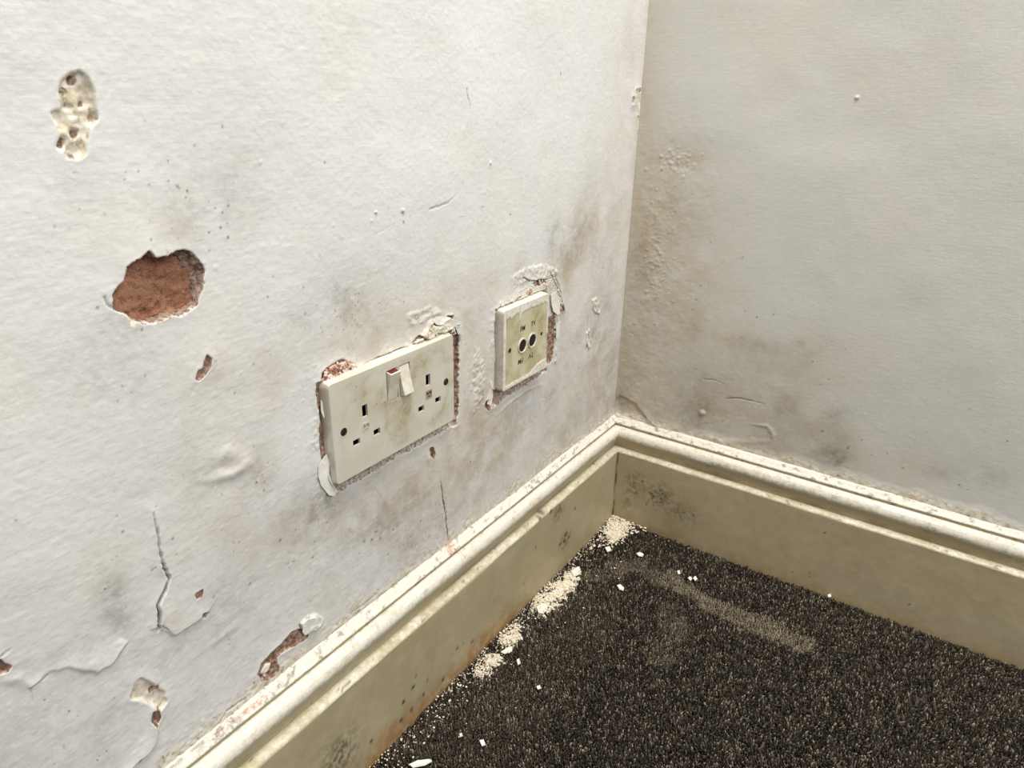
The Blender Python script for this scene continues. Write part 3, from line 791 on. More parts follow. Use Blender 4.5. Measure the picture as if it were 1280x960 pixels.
def dots_on(mask, A, B, pts2, r, amt):
    for (a, b) in pts2:
        d = np.hypot(A - a, B - b)
        rr = r * random.uniform(.6, 1.3)
        mask[:] = np.maximum(mask, amt * sstep(rr * 1.3, rr * .5, d))

def skirt_part(name, side, prof, length, parent):
    P = resample(prof, 0.0011 if name != 'board' else 0.0022)
    fl = np.concatenate([np.arange(0, 0.62, 0.0016), np.linspace(0.62, length, 30)])
    n, m = len(fl), len(P)
    T = np.repeat(fl[:, None], m, 1); Dp = np.repeat(P[None, :, 0], n, 0); Hh = np.repeat(P[None, :, 1], n, 0)
    T = Dp + T * (length - Dp) / length        # mitre at the inside corner
    sd = 300 + (0 if side == 'L' else 60)
    arc = np.concatenate([[0], np.cumsum(np.hypot(*np.diff(P, axis=0).T))]); Ar = np.repeat(arc[None], n, 0)
    wear = np.zeros((n, m, 3), np.float32); grime_shade = np.zeros((n, m, 3), np.float32)
    dout = np.zeros((n, m))
    if name == 'top_strip':
        dout += (fbm(T * 260, Ar * 260, 4, sd, .6) - .5) * .0014 * sstep(0, .003, Ar) * (Hh > .142)
        wear[..., 0] = (.68 + .3 * fbm(T * 40, Ar * 90, 4, sd + 1)) * (Hh > .1428)
        if side == 'L':
            pk = sstep(.50, .66, fbm(T * 28, Ar * 160, 4, sd + 2)) * sstep(.42, .56, T) * .62
            pk = np.maximum(pk, .95 * np.exp(-((T - .372) / .007) ** 2) * (Hh > .142))
            wear[..., 2] = pk
        grime_shade[..., 0] = sstep(.58, .7, fbm(T * 120, Ar * 200, 4, sd + 3)) * .6
        grime_shade[..., 2] = .35 * (Hh < .1432) * (.4 + .6 * fbm(T * 60, Ar * 20, 2, sd + 4)) * (1.0 if side == 'L' else .6)  # groove shade put into the colour
    elif name == 'moulding':
        dout += (fbm(T * 50, Ar * 90, 3, sd + 5) - .5) * .0006
        up = sstep(.126, .136, Hh)
        wear[..., 0] = (.50 + .36 * fbm(T * 30, Ar * 60, 4, sd + 6)) * sstep(.120, .134, Hh)
        if side == 'L':
            pk = .55 * np.exp(-((T - .362) / .010) ** 2) * up
            pk = np.maximum(pk, .65 * sstep(.52, .66, fbm(T * 30, Ar * 110, 4, sd + 7)) * sstep(.50, .60, T) * up)
            wear[..., 2] = pk
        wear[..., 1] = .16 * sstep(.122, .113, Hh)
        grime_shade[..., 1] = .55 * sstep(.122, .1105, Hh) * sstep(.3, .6, fbm(T * 26, Ar * 20, 3, sd + 8))  # underside of the roll toned darker, shade painted in with the grime
        grime_shade[..., 0] = .3 * sstep(.62, .75, fbm(T * 90, Ar * 160, 4, sd + 9))
    else:
        face = Hh < .1065
        dout += (fbm(T * 14, Hh * 14, 3, sd + 10) - .5) * .0016 * face
        dout += (fbm(T * 130, Hh * 130, 3, sd + 11) - .5) * .00025
        ledge = (Hh >= .1065) & (Dp < .0185)
        wear[..., 0] = (.30 + .3 * fbm(T * 50, Ar * 50, 3, sd + 12)) * (Hh >= .1065)
        grime_shade[..., 2] = ledge * sstep(.74, .80, fbm(T * 120, Dp * 200, 3, sd + 13)) * .6
        grime_shade[..., 1] = .36 * face * (.35 + .65 * fbm(T * 18, Hh * 18, 4, sd + 14))
        if side == 'L':
            bot = sstep(.034, .0, Hh + (fbm(T * 40, Hh * 40, 3, sd + 15) - .5) * .02) * face
            wear[..., 1] = bot * (.25 + .75 * sstep(.18, .34, T))
            # black specks and scuffs on the board face
            fp = lambda pts: [(-q[1], q[2]) for q in unproj(pts, 0, T_S)]
            sp = Z(460, 600, 2.667, (150,692),(118,740),(198,667),(160,655),(185,715),(297,560),(380,555),(350,538),(318,545),(250,665),(145,765),(110,800),(610,105),(560,225),(690,95),(655,205),(670,190),(640,215),(520,345),(455,440),(245,700),(10,870))
            dots_on(grime_shade[..., 2], T, Hh, fp(sp), .0022, .85)
            sp = Z(460, 600, 2.667, (655,200),(668,190),(660,180),(640,215),(150,690),(120,738),(590,110),(575,130),(345,540))
            dots_on(grime_shade[..., 2], T * .7, Hh, [(a * .7, b) for a, b in fp(sp)], .0024, .7)
            for c, r in (((660 / 2.667 + 460, 195 / 2.667 + 600), .014), ((425, 945), .022), ((635 / 2.667 + 460, 640), .012)):
                a, b = fp([c])[0]
                grime_shade[..., 0] = np.maximum(grime_shade[..., 0], .85 * np.exp(-(((T - a) / r) ** 2 + ((Hh - b) / r) ** 2)) * face)
        else:
            fp = lambda pts: [(q[0], q[2]) for q in unproj(pts, 1, -T_S)]
            for c, rx, ry, am in (((822, 618), .020, .016, 1.0), ((795, 605), .014, .02, .7), ((850, 640), .024, .014, .6), ((785, 625), .010, .03, .5)):
                a, b = fp([c])[0]
                grime_shade[..., 0] = np.maximum(grime_shade[..., 0], am * np.exp(-(((T - a) / rx) ** 2 + ((Hh - b) / ry) ** 2)) * face)
            dots_on(grime_shade[..., 2], T, Hh, fp(Z(900, 500, 2.824, (238,518),(255,608),(370,467),(668,722),(315,610),(315,625),(60,660))), .0013, .75)
            dots_on(grime_shade[..., 2], T, Hh, fp(Z(700, 480, 4, (412,488),(460,550),(520,545),(440,590),(465,605),(545,600),(670,655),(345,470),(378,545),(430,600),(500,590),(665,710))), .0016, .7)
            wear[..., 1] = sstep(.016, .0, Hh + (fbm(T * 40, Hh * 40, 3, sd + 15) - .5) * .012) * face * .4
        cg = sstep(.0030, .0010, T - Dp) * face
        grime_shade[..., 2] = np.maximum(grime_shade[..., 2], cg * .75 * sstep(.35, .6, fbm(T * 10, Hh * 60, 3, sd + 19)))
    taper = sstep(0, .003, T - Dp)
    dout = dout * taper
    D2 = np.maximum(Dp + dout, .0002) if name != 'top_strip' else Dp
    H2 = Hh + (dout * .8 if name == 'top_strip' else 0)
    X, Y = (D2, -T) if side == 'L' else (T, -D2)
    V3 = np.stack([X, Y, H2], -1).reshape(-1, 3)
    idx = np.arange(n * m).reshape(n, m)
    q = np.stack([idx[:-1, :-1], idx[1:, :-1], idx[1:, 1:], idx[:-1, 1:]], -1).reshape(-1, 4)
    if side == 'L': q = q[:, ::-1]
    q = q[:, ::-1]
    me = mesh_np(name, V3, quads=q)
    set_col(me, 'wear', wear.reshape(-1, 3)); set_col(me, 'grime_shade', grime_shade.reshape(-1, 3))
    return link(name, me, M_SKIRT, parent)

for side, nm, lab in (('L', 'baseboard_left', 'cream moulded skirting board under the outlets, dusted with fallen plaster'), ('R', 'baseboard_right', 'cream moulded skirting board along the right wall, mouldy by the corner')):
    root = link(nm, None, kind='structure', label=lab)
    for part in ('top_strip', 'moulding', 'board'):
        skirt_part(part, side, PROFILE[part], 2.0 if side == 'L' else 2.2, root)

# ============================ FLOOR AND CARPET ============================
bm = bmesh.new()
for x, y in ((-.0, 0.0), (2.2, 0.0), (2.2, -2.0), (0.0, -2.0)):
    bm.verts.new((x, y, -0.0065))
bm.verts.ensure_lookup_table()
bm.faces.new(bm.verts)
floor = link('floor', bm_mesh('floor', bm), M_CARPETB, kind='structure', label='dark charcoal cut-pile carpet covering the floor, strewn with plaster bits')

def carpet():
    st = 0.00200
    gx = np.arange(0.0203, 0.80, st); gy = np.arange(-0.80, -0.0203, st)
    X, Y = np.meshgrid(gx, gy, indexing='ij')
    X = X.ravel() + RNG.uniform(-.5, .5, X.size) * st * 1.1
    Y = Y.ravel() + RNG.uniform(-.5, .5, Y.size) * st * 1.1
    k = (Y > -0.66 + 0.72 * X) & (X > T_S + .0006) & (Y < -T_S - .0006)
    X, Y = X[k], Y[k]; n1 = len(X)
    # coarser pile further out
    gx = np.arange(0.0203, 1.1, .0034); gy = np.arange(-1.0, -0.0203, .0034)
    X2, Y2 = np.meshgrid(gx, gy, indexing='ij')
    X2 = X2.ravel() + RNG.uniform(-.5, .5, X2.size) * .0036; Y2 = Y2.ravel() + RNG.uniform(-.5, .5, Y2.size) * .0036
    k = (Y2 <= -0.66 + 0.72 * X2) & (Y2 > -0.95 + 0.72 * X2) & (X2 > T_S + .0006) & (Y2 < -T_S - .0006)
    X, Y = np.concatenate([X, X2[k]]), np.concatenate([Y, Y2[k]]); n = len(X)
    # trodden clumps: neighbouring tufts lean together
    ang = fbm(X * 60, Y * 60, 3, 401) * 4 * math.pi + RNG.uniform(-.9, .9, n)
    lean = RNG.uniform(.0004, .0020, n)
    top = -0.0004 + (fbm(X * 110, Y * 110, 3, 402) - .5) * .0030 + RNG.uniform(-.0009, .0009, n)
    rad = RNG.uniform(.00075, .00125, n)
    rad[n1:] *= 1.7
    V = np.zeros((n, 7, 3)); tw = RNG.uniform(0, 6.28, n)
    for i in range(3):
        a = tw + i * 2.094
        V[:, i] = np.stack([X + rad * np.cos(a), Y + rad * np.sin(a), np.full(n, -.0062)], 1)
        a = a + .9
        V[:, 3 + i] = np.stack([X + np.cos(ang) * lean * .5 + rad * 1.05 * np.cos(a), Y + np.sin(ang) * lean * .5 + rad * 1.05 * np.sin(a), top - .0016], 1)
    V[:, 6] = np.stack([X + np.cos(ang) * lean, Y + np.sin(ang) * lean, top], 1)
    V[..., 0] = np.maximum(V[..., 0], T_S + .0002); V[..., 1] = np.minimum(V[..., 1], -T_S - .0002)
    b = (np.arange(n) * 7)[:, None]
    tris = []
    for i in range(3):
        j = (i + 1) % 3
        tris += [b + np.array([[i, j, 3 + j]]), b + np.array([[i, 3 + j, 3 + i]]), b + np.array([[3 + i, 3 + j, 6]])]
    tris = np.concatenate(tris)
    # yarn colours: charcoal, brown-black, grey-beige flecks
    pal = np.array([lin(48, 44, 38)[:3], lin(72, 65, 56)[:3], lin(104, 95, 81)[:3], lin(148, 136, 117)[:3]])
    u = RNG.random(n)
    ci = np.searchsorted([.42, .76, .93], u)
    c = pal[ci] * RNG.uniform(.8, 1.2, n)[:, None]
    # dusty streaks left where something stood
    P = np.stack([X, Y], 1)
    dust = np.zeros(n)
    def fl(pts): return unproj(pts, 2, 0.0)[:, :2]
    def streak(pts, wd, amt, soft=.35):
        Q = fl(pts); D = np.full(n, 1e9)
        for a, b2 in zip(Q[:-1], Q[1:]):
            d = b2 - a; t = np.clip(((P - a) @ d) / (d @ d), 0, 1)
            D = np.minimum(D, np.hypot(*(P - a - t[:, None] * d).T))
        D = D + (fbm(X * 70, Y * 70, 3, 403) - .5) * wd * 1.7
        np.maximum(dust, amt * sstep(wd * (1 + soft), wd * (1 - soft), D), out=dust)
    streak([(838, 722), (880, 748), (930, 772), (1000, 802)], .0150, .62, .2)
    streak([(765, 706), (800, 706), (830, 722)], .014, .34)
    streak([(835, 760), (845, 795), (825, 815)], .016, .22)
    streak([(735, 720), (770, 712)], .012, .26)
    streak([(720, 760), (650, 850), (560, 940)], .05, .10)
    dust *= .45 + .9 * fbm(X * 130, Y * 130, 3, 404)
    dcol = np.array(lin(160, 147, 126)[:3])
    dm = (dust * RNG.uniform(.5, 1.3, n)).clip(0, .85)[:, None]
    c = c * (1 - dm) + dcol * dm
    # fallen plaster dust by the left skirting
    edge = np.exp(-(X - T_S) / .012) * sstep(-.50, -.30, Y) * .30
    pick = (RNG.random(n) < edge)[:, None] * .75
    c = c * (1 - pick) + np.array(lin(205, 190, 162)[:3]) * pick
    me = mesh_np('carpet_pile', V.reshape(-1, 3), tris=tris, smooth=True)
    set_col(me, 'yarn', np.repeat(c, 7, 0))
    return link('carpet_pile', me, M_CARPET, floor, kind='stuff', label='dark grey-brown carpet tufts flecked with beige')
carpet()

# ============================ OUTLET PLATES ============================
def plate_mesh(name, wd, ht, dp, holes, attr, slope=0.0020, rcorner=0.003, paint_relief=0.0):
    """face plate with sloping sides, rounded edges and real openings; y across, z up, x out of the wall"""
    fw, fh = wd / 2 - slope, ht / 2 - slope
    def br(half, hs):
        b = list(np.linspace(-half, half, int(2 * half / .0010) + 1))
        for e in hs:
            b = [v for v in b if abs(v - e) > .0004] + [e]
        return np.array(sorted(b))
    ys = br(fw, [e for h in holes for e in h[:2]]); zs = br(fh, [e for h in holes for e in h[2:4]])
    ny, nz = len(ys), len(zs)
    Y, Zz = np.meshgrid(ys, zs, indexing='ij')
    X = np.full(Y.shape, dp)
    att = attr(Y, Zz)
    if paint_relief: X = X + att[..., 1] * paint_relief
    V = [np.stack([X, Y, Zz], -1).reshape(-1, 3)]; AT = [att.reshape(-1, 3)]
    idx = np.arange(ny * nz).reshape(ny, nz)
    yc, zc = (ys[:-1] + ys[1:]) / 2, (zs[:-1] + zs[1:]) / 2
    keep = np.ones((ny - 1, nz - 1), bool); quads = []; nV = ny * nz
    for (y0, y1, z0, z1, hd) in holes:
        keep &= ~(((yc > y0) & (yc < y1))[:, None] & ((zc > z0) & (zc < z1))[None])
        i0, i1 = np.argmin(abs(ys - y0)), np.argmin(abs(ys - y1)); j0, j1 = np.argmin(abs(zs - z0)), np.argmin(abs(zs - z1))
        loop = np.concatenate([idx[i0:i1, j0], idx[i1, j0:j1], idx[i1:i0:-1, j1], idx[i0, j1:j0:-1]])
        bk = V[0][loop].copy(); bk[:, 0] = dp - hd
        V.append(bk); AT.append(np.zeros((len(loop), 3))); n = len(loop)
        for i in range(n): quads.append([loop[i], nV + i, nV + (i + 1) % n, loop[(i + 1) % n]][::-1])
        nV += n
    q = np.stack([idx[:-1, :-1], idx[1:, :-1], idx[1:, 1:], idx[:-1, 1:]], -1)[keep]
    quads = [list(a) for a in q] + quads
    loop = np.concatenate([idx[:-1, 0], idx[-1, :-1], idx[:0:-1, -1], idx[0, :0:-1]])
    base = V[0][loop]; ba = AT[0][loop]; prev = loop; n = len(loop)
    for f, x in ((.10, dp - .0002), (.25, dp - .0008), (.45, dp - .0022), (.75, dp * .55), (1.0, dp * .22), (1.0, -.0015)):
        r = base.copy(); r[:, 1] *= 1 + slope * f / fw; r[:, 2] *= 1 + slope * f / fh; r[:, 0] = x
        a = attr(r[:, 1], r[:, 2]); V.append(r); AT.append(a)
        cur = np.arange(nV, nV + n); nV += n
        for i in range(n): quads.append([prev[i], cur[i], cur[(i + 1) % n], prev[(i + 1) % n]])
        prev = cur
    V = np.concatenate(V); AT = np.concatenate(AT)
    hw, hh = np.maximum(np.abs(V[:, 1]).max(), 0), np.abs(V[:, 2]).max()
    ay, az = np.abs(V[:, 1]) - (fw - rcorner), np.abs(V[:, 2]) - (fh - rcorner)
    m = (ay > 0) & (az > 0)
    mx = np.maximum(ay, az); ln = np.hypot(ay, az)
    f = np.where(m, mx / np.maximum(ln, 1e-9), 1)
    V[:, 1] = np.where(m, np.sign(V[:, 1]) * (fw - rcorner + ay * f), V[:, 1])
    V[:, 2] = np.where(m, np.sign(V[:, 2]) * (fh - rcorner + az * f), V[:, 2])
    me = mesh_np(name, V, quads=np.array(quads), smooth=True)
    me.set_sharp_from_angle(angle=math.radians(35))
    set_col(me, 'grime_shade', AT.astype(np.float32))
    return me

def cyl_mesh(name, r, x0, x1, seg=24, inner=None, bevel=0.0003):
    """disc or ring around the x axis"""
    bm = bmesh.new()
    prof = [(r, x0), (r, x1 - bevel), (r - bevel, x1)]
    prof += [(inner + bevel, x1), (inner, x1 - bevel), (inner, x0)] if inner else [(0.0, x1)]
    rings = []
    for rr, x in prof:
        if rr == 0.0: rings.append([bm.verts.new((x, 0, 0))])
        else: rings.append([bm.verts.new((x, rr * math.cos(2 * math.pi * i / seg), rr * math.sin(2 * math.pi * i / seg))) for i in range(seg)])
    for a, b in zip(rings[:-1], rings[1:]):
        for i in range(seg):
            j = (i + 1) % seg
            bm.faces.new((a[i], a[j], b[0])) if len(b) == 1 else bm.faces.new((a[i], a[j], b[j], b[i]))
    me = bm_mesh(name, bm, True)
    me.set_sharp_from_angle(angle=math.radians(40))
    return me

def box_mesh(name, x0, x1, y0, y1, z0, z1, bev=0.0003):
    bm = bmesh.new()
    bmesh.ops.create_cube(bm, size=1)
    for v in bm.verts:
        v.co = Vector(((x0 + x1) / 2 + v.co.x * (x1 - x0), (y0 + y1) / 2 + v.co.y * (y1 - y0), (z0 + z1) / 2 + v.co.z * (z1 - z0)))
    if bev: bmesh.ops.bevel(bm, geom=bm.edges[:], offset=bev, segments=2, profile=.6, affect='EDGES')
    return bm_mesh(name, bm, False)

def local(c, dp, px):
    q = unproj([px], 0, dp)[0]
    return q[1] - c[0], q[2] - c[1]

def screw(root, y, z, dp, r, ang, mat):
    s = link('screw', cyl_mesh('screw', r, dp - .004, dp + .0004, 20, None, .0005), mat, root, (0, y, z))
    sl = link('screw_slot', box_mesh('screw_slot', dp + .0002, dp + .00055, -r * .85, r * .85, -.00045, .00045, 0), M_DARK, s)
    sl.rotation_euler = (ang, 0, 0)

# --- double switched socket
ds = link('double_socket', None, loc=(0, DS_C[0], DS_C[1]), label='grimy ivory double power socket with two rocker switches, nearer of the outlets', cat='socket')
E_L = local(DS_C, DS_D, (456.2, 513.6)); N_L = local(DS_C, DS_D, (445.9, 553.2)); P_L = local(DS_C, DS_D, (471.3, 540.0)); K_L = local(DS_C, DS_D, (457.8, 533.4))
E_R = local(DS_C, DS_D, (535.0, 475.1)); N_R = local(DS_C, DS_D, (526.6, 511.2)); P_R = local(DS_C, DS_D, (547.5, 499.8)); K_R = local(DS_C, DS_D, (536.1, 492.8))
R_L = local(DS_C, DS_D, (490.5, 481.5)); R_R = local(DS_C, DS_D, (506.0, 474.0))
RW, RH = 0.0112, 0.0250
holes = []
for c, hw, hh in ((E_L, .0028, .0052), (E_R, .0028, .0052), (N_L, .0036, .0026), (P_L, .0036, .0026), (N_R, .0036, .0026), (P_R, .0036, .0026)):
    holes.append((c[0] - hw, c[0] + hw, c[1] - hh, c[1] + hh, .0022))
for c in (R_L, R_R):
    holes.append((c[0] - RW / 2 - .0009, c[0] + RW / 2 + .0009, c[1] - RH / 2 - .0010, c[1] + RH / 2 + .0010, .0022))
def ds_attr(Y, Zz):
    A = np.zeros(Y.shape + (3,), np.float32)
    n = fbm(Y * 45, Zz * 45, 4, 501)
    g = .42 * sstep(.38, .62, n)
    for (cy, cz) in ((E_L[0] - .002, (E_L[1] + N_L[1]) / 2 - .002), ((N_R[0] + P_R[0]) / 2, (E_R[1] + N_R[1]) / 2)):
        r = np.hypot(Y - cy, (Zz - cz) * .9)
        g = g * (1 - .75 * sstep(.026, .021, r)) + .30 * np.exp(-((r - .0255) / .004) ** 2) * n * 1.6
    g = g + .50 * np.exp(-(((Y + .028) / .022) ** 2 + ((Zz - .016) / .012) ** 2)) * n * 1.6
    g = g + .40 * np.exp(-(((Y - .005) / .013) ** 2 + ((Zz + .012) / .02) ** 2)) * n * 1.6
    g = g + .30 * np.exp(-(((Y - .04) / .03) ** 2 + ((Zz - .026) / .01) ** 2)) * n * 1.5
    g *= sstep(.041, .034, np.abs(Zz)) * sstep(-.069, -.058, Y) * .9 + .1
    A[..., 0] = np.clip(g, 0, 1)
    A[..., 1] = np.clip(.62 * sstep(.0415, .0425, Zz) * sstep(.3, .55, fbm(Y * 70, Zz * 70, 3, 502)), 0, 1)
    dl = sstep(-.0705, -.0725, Y) * sstep(.42, .60, fbm(Y * 90, Zz * 90, 3, 503)) * .5
    A[..., 2] = dl
    return A
link('faceplate', plate_mesh('faceplate', DS_W, DS_H, DS_D, holes, ds_attr), M_PLATE, ds)
link('back_box', box_mesh('back_box', -.030, -.008, -.068, .068, -.038, .038, 0), M_DARK, ds)
screw(ds, -.0603, 0.0, DS_D, .0034, .9, M_SCREW)
screw(ds, .0603, 0.0, DS_D, .0034, .3, M_SCREW)

def rocker(root, c, tilt):
    """wedge-faced rocker pivoting in the opening; tilt > 0: top stands out"""
    bm = bmesh.new()
    hw, hh = RW / 2, RH / 2
    pr = [(-.006, -hh), (.0022, -hh), (.0016, 0), (.0022, hh), (-.006, hh)]
    L_ = [bm.verts.new((x, -hw, z)) for x, z in pr]; R_ = [bm.verts.new((x, hw, z)) for x, z in pr]
    bm.faces.new(L_); bm.faces.new(R_[::-1])
    for i in range(5):
        j = (i + 1) % 5
        bm.faces.new((L_[i], R_[i], R_[j], L_[j]))
    bmesh.ops.recalc_face_normals(bm, faces=bm.faces)
    bmesh.ops.bevel(bm, geom=bm.edges[:], offset=.0004, segments=2, profile=.6, affect='EDGES')
    o = link('rocker_switch', bm_mesh('rocker_switch', bm), M_ROCK, root, (DS_D, c[0], c[1]))
    o.rotation_euler = (0, tilt, 0)
    m = link('on_marker', box_mesh('on_marker', -.0045, .0008, -hw + .0010, hw - .0010, hh - .0002, hh + .00025, 0), M_RED, o)
    return o
rocker(ds, R_L, math.radians(13))
rocker(ds, R_R, math.radians(-12))

def emblem(root, c, dp, s, mat, mat2):
    f = link('emblem', box_mesh('emblem', dp - .0005, dp + .00022, c[0] - s, c[0] + s, c[1] - s, c[1] + s, .0001), mat, root)
    bm = bmesh.new()
    def bar(y0, z0, y1, z1, wd=.0004):
        d = Vector((0, y1 - y0, z1 - z0)); nrm = Vector((0, -d.z, d.y)).normalized() * wd
        vs = [Vector((dp + .00034, y0, z0)) + nrm, Vector((dp + .00034, y0, z0)) - nrm, Vector((dp + .00034, y1, z1)) - nrm, Vector((dp + .00034, y1, z1)) + nrm]
        vb = [v - Vector((.0003, 0, 0)) for v in vs]
        a = [bm.verts.new(v) for v in vs]; b = [bm.verts.new(v) for v in vb]
        bm.faces.new(a)
        for i in range(4): bm.faces.new((a[i], b[i], b[(i + 1) % 4], a[(i + 1) % 4]))
    y, z = c; k = s * .62
    bar(y - k, z - .1 * k, y - k, z + k); bar(y - k, z + k, y - .3 * k, z + .2 * k); bar(y - .3 * k, z + .2 * k, y + .3 * k, z + k)
    bar(y + .3 * k, z + k, y + k, z + .2 * k); bar(y + k, z + k, y + k, z - .2 * k); bar(y - .6 * k, z - .7 * k, y + .5 * k, z - .7 * k)
    link('emblem_mark', bm_mesh('emblem_mark', bm), mat2, f)
emblem(ds, K_L, DS_D, .0038, M_MARK2, M_MARK)
emblem(ds, K_R, DS_D, .0040, M_MARK, M_SCREW)

# --- TV / FM aerial outlet
tv = link('aerial_outlet', None, loc=(0, TV_C[0], TV_C[1]), label='yellowed square TV and FM aerial outlet edged with chipped white paint, nearer the corner', cat='outlet')
C_L = local(TV_C, TV_D, (652.6, 431.9)); C_R = local(TV_C, TV_D, (664.8, 425.2))
def tv_attr(Y, Zz):
    A = np.zeros(Y.shape + (3,), np.float32)
    n = fbm(Y * 60, Zz * 60, 4, 511)
    A[..., 0] = np.clip(.55 * sstep(.35, .65, n) + .35 * np.exp(-((Y - .022) ** 2 + (Zz - .018) ** 2) / .012 ** 2), 0, 1)
    e = (fbm(Y * 120, Zz * 40, 3, 512) - .5) * .007 + (fbm(Y * 420, Zz * 420, 2, 513) - .5) * .002
    top = sstep(.0008, -.0008, (.0330 + e - .010 * np.exp(-((Y + .012) / .0022) ** 2)) - Zz)
    bot = sstep(.0008, -.0008, Zz - (-.0375 + e * .5 + .007 * sstep(.0, .03, Y)))
    lef = sstep(.0008, -.0008, Y - (-.0368 + e * .35))
    rig = sstep(.0008, -.0008, (.0395 + e * .5) - Y) * sstep(.1, .5, np.sin(Zz * 90) * .5 + .4)
    A[..., 1] = np.maximum(np.maximum(top, bot), np.maximum(lef, rig))
    side = (Y < -.0416) | (Zz < -.0416)
    A[..., 2] = side * (.15 + .35 * fbm(Y * 60, Zz * 60, 3, 514))
    return A
link('faceplate', plate_mesh('faceplate', TV_W, TV_H, TV_D, [], tv_attr, .0012, .003, .0005), M_PLATE_TV, tv)
for c in (C_L, C_R):
    p = link('coaxial_port', cyl_mesh('coaxial_port', .0082, TV_D - .002, TV_D + .0012, 36, .0064, .0005), M_RING, tv, (0, c[0], c[1]))
    link('port_cavity', cyl_mesh('port_cavity', .0064, TV_D - .002, TV_D + .0003, 32, None, .0001), M_DARK, p)
    link('centre_pin', cyl_mesh('centre_pin', .0012, TV_D, TV_D + .0009, 14, .0006, .0002), M_SCREW, p)
for px in ((637.2, 438.1), (676.7, 417.0)):
    y, z = local(TV_C, TV_D, px)
    screw(tv, y, z, TV_D, .0026 if px[0] < 650 else .0021, .8, M_SCREW)

def lettering(root, text, c, dp, size, flip, mat):
    cu = bpy.data.curves.new('lettering', 'FONT')
    cu.body = text; cu.size = size; cu.align_x = 'CENTER'; cu.align_y = 'CENTER'; cu.extrude = .00006; cu.shear = .12
    cu.offset = size * .012
    tmp = bpy.data.objects.new('tmp', cu); COL.objects.link(tmp)
    bpy.context.view_layer.update()
    me = bpy.data.meshes.new_from_object(tmp.evaluated_get(bpy.context.evaluated_depsgraph_get()))
    bpy.data.objects.remove(tmp, do_unlink=True); bpy.data.curves.remove(cu)
    M = Matrix(((0, 0, 1, 0), (1, 0, 0, 0), (0, 1, 0, 0), (0, 0, 0, 1)))
    if flip: M = M @ Matrix.Rotation(math.pi, 4, 'Z')
    me.transform(M); me.name = 'lettering'
    return link('lettering', me, mat, root, (dp + .00012, c[0], c[1]))
for t, px, fl in (('FM', (653.2, 410.9), False), ('TV', (666.4, 404.4), False), ('FM', (650.7, 451.2), True), ('TV', (664.0, 443.6), True)):
    lettering(tv, t, local(TV_C, TV_D, px), TV_D, .0074, fl, M_INK)

# ============================ LOOSE PLASTER ON THE WALL ============================
def blob_tris():
    """octahedron subdivided once: 32 triangles"""
    bm = bmesh.new(); bmesh.ops.create_icosphere(bm, subdivisions=1, radius=1.0)
    v = np.array([x.co[:] for x in bm.verts]); f = np.array([[q.index for q in p.verts] for p in bm.faces]); bm.free()
    return v, f
BV, BF = blob_tris()
def crumbs(name, P, R, mat, parent=None, flat=.6, axis=2, **kw):
    """many tiny angular crumbs in one mesh; P positions, R radii"""
    P = np.asarray(P, float); R = np.asarray(R, float); n = len(P)
    V = np.repeat(BV[None], n, 0) * (1 + RNG.uniform(-.35, .35, (n, len(BV), 1)))
    sc = RNG.uniform(.55, 1.3, (n, 1, 3)); sc[:, :, axis] *= flat
    V = V * sc
    a = RNG.uniform(0, 6.28, n); c, s = np.cos(a)[:, None], np.sin(a)[:, None]
    i, j = [k for k in range(3) if k != axis]
    vi, vj = V[..., i] * c - V[..., j] * s, V[..., i] * s + V[..., j] * c
    V[..., i], V[..., j] = vi, vj
    V = V * R[:, None, None] + P[:, None]
    F = (BF[None] + (np.arange(n) * len(BV))[:, None, None]).reshape(-1, 3)
    return link(name, mesh_np(name, V.reshape(-1, 3), tris=F, smooth=False), mat, parent, **kw)
def scatter_poly(pts, n):
    pts = np.array(pts); lo, hi = pts.min(0), pts.max(0); out = []
    while len(out) < n:
        x, y = random.uniform(lo[0], hi[0]), random.uniform(lo[1], hi[1]); ins = False
        for a, b in zip(pts, np.roll(pts, -1, 0)):
            if (a[1] > y) != (b[1] > y) and x < (b[0] - a[0]) * (y - a[1]) / (b[1] - a[1]) + a[0]: ins = not ins
        if ins: out.append((x, y))
    return out
def on_wall(pts, h=.0): 
    q = unproj(pts, 0, 0.0); q[:, 0] = h + RNG.uniform(-.0006, .0006, len(q)); return q
# pink lump at the double socket's top left corner
q = scatter_poly(Z(380, 370, 3.69, (84,392),(92,352),(140,315),(182,300),(222,315),(240,338),(150,380)), 170)
crumbs('crumbled_plaster', on_wall(q, .0004), RNG.uniform(.0007, .0020, len(q)), M_CRUMBP, wall_left, .8, 0, kind='stuff', label='pink crumbling plaster at the socket corner')
q = scatter_poly(Z(380, 370, 3.69, (240,355),(440,262),(510,215),(560,165),(600,120),(680,140),(690,170),(560,230),(250,365)), 190)
crumbs('filler_crumbs', on_wall(q, .0024), RNG.uniform(.0005, .0014, len(q)), M_CRUMB, wall_left, .8, 0, kind='stuff', label='pale filler crumbs along the socket top')
q = scatter_poly(Z(590, 320, 4.8, (240,270),(300,180),(360,120),(440,90),(490,110),(530,220),(545,330),(520,330),(480,200),(400,190),(300,250)), 170)
crumbs('filler_crumbs', on_wall(q, .0010), RNG.uniform(.0004, .0012, len(q)), M_CRUMB, wall_left, .7, 0, kind='stuff', label='broken paint crumbs above the aerial outlet')
q = scatter_poly(Z(380, 370, 3.69, (790,190),(815,200),(812,560),(770,590),(800,400)), 90) + scatter_poly(Z(590, 320, 4.8, (20,560),(60,600),(90,850),(50,900),(10,800)), 90)
crumbs('filler_crumbs', on_wall(q, .0004), RNG.uniform(.0003, .0009, len(q)), M_CRUMB, wall_left, .7, 0, kind='stuff', label='flaked paint grit between the two outlets')

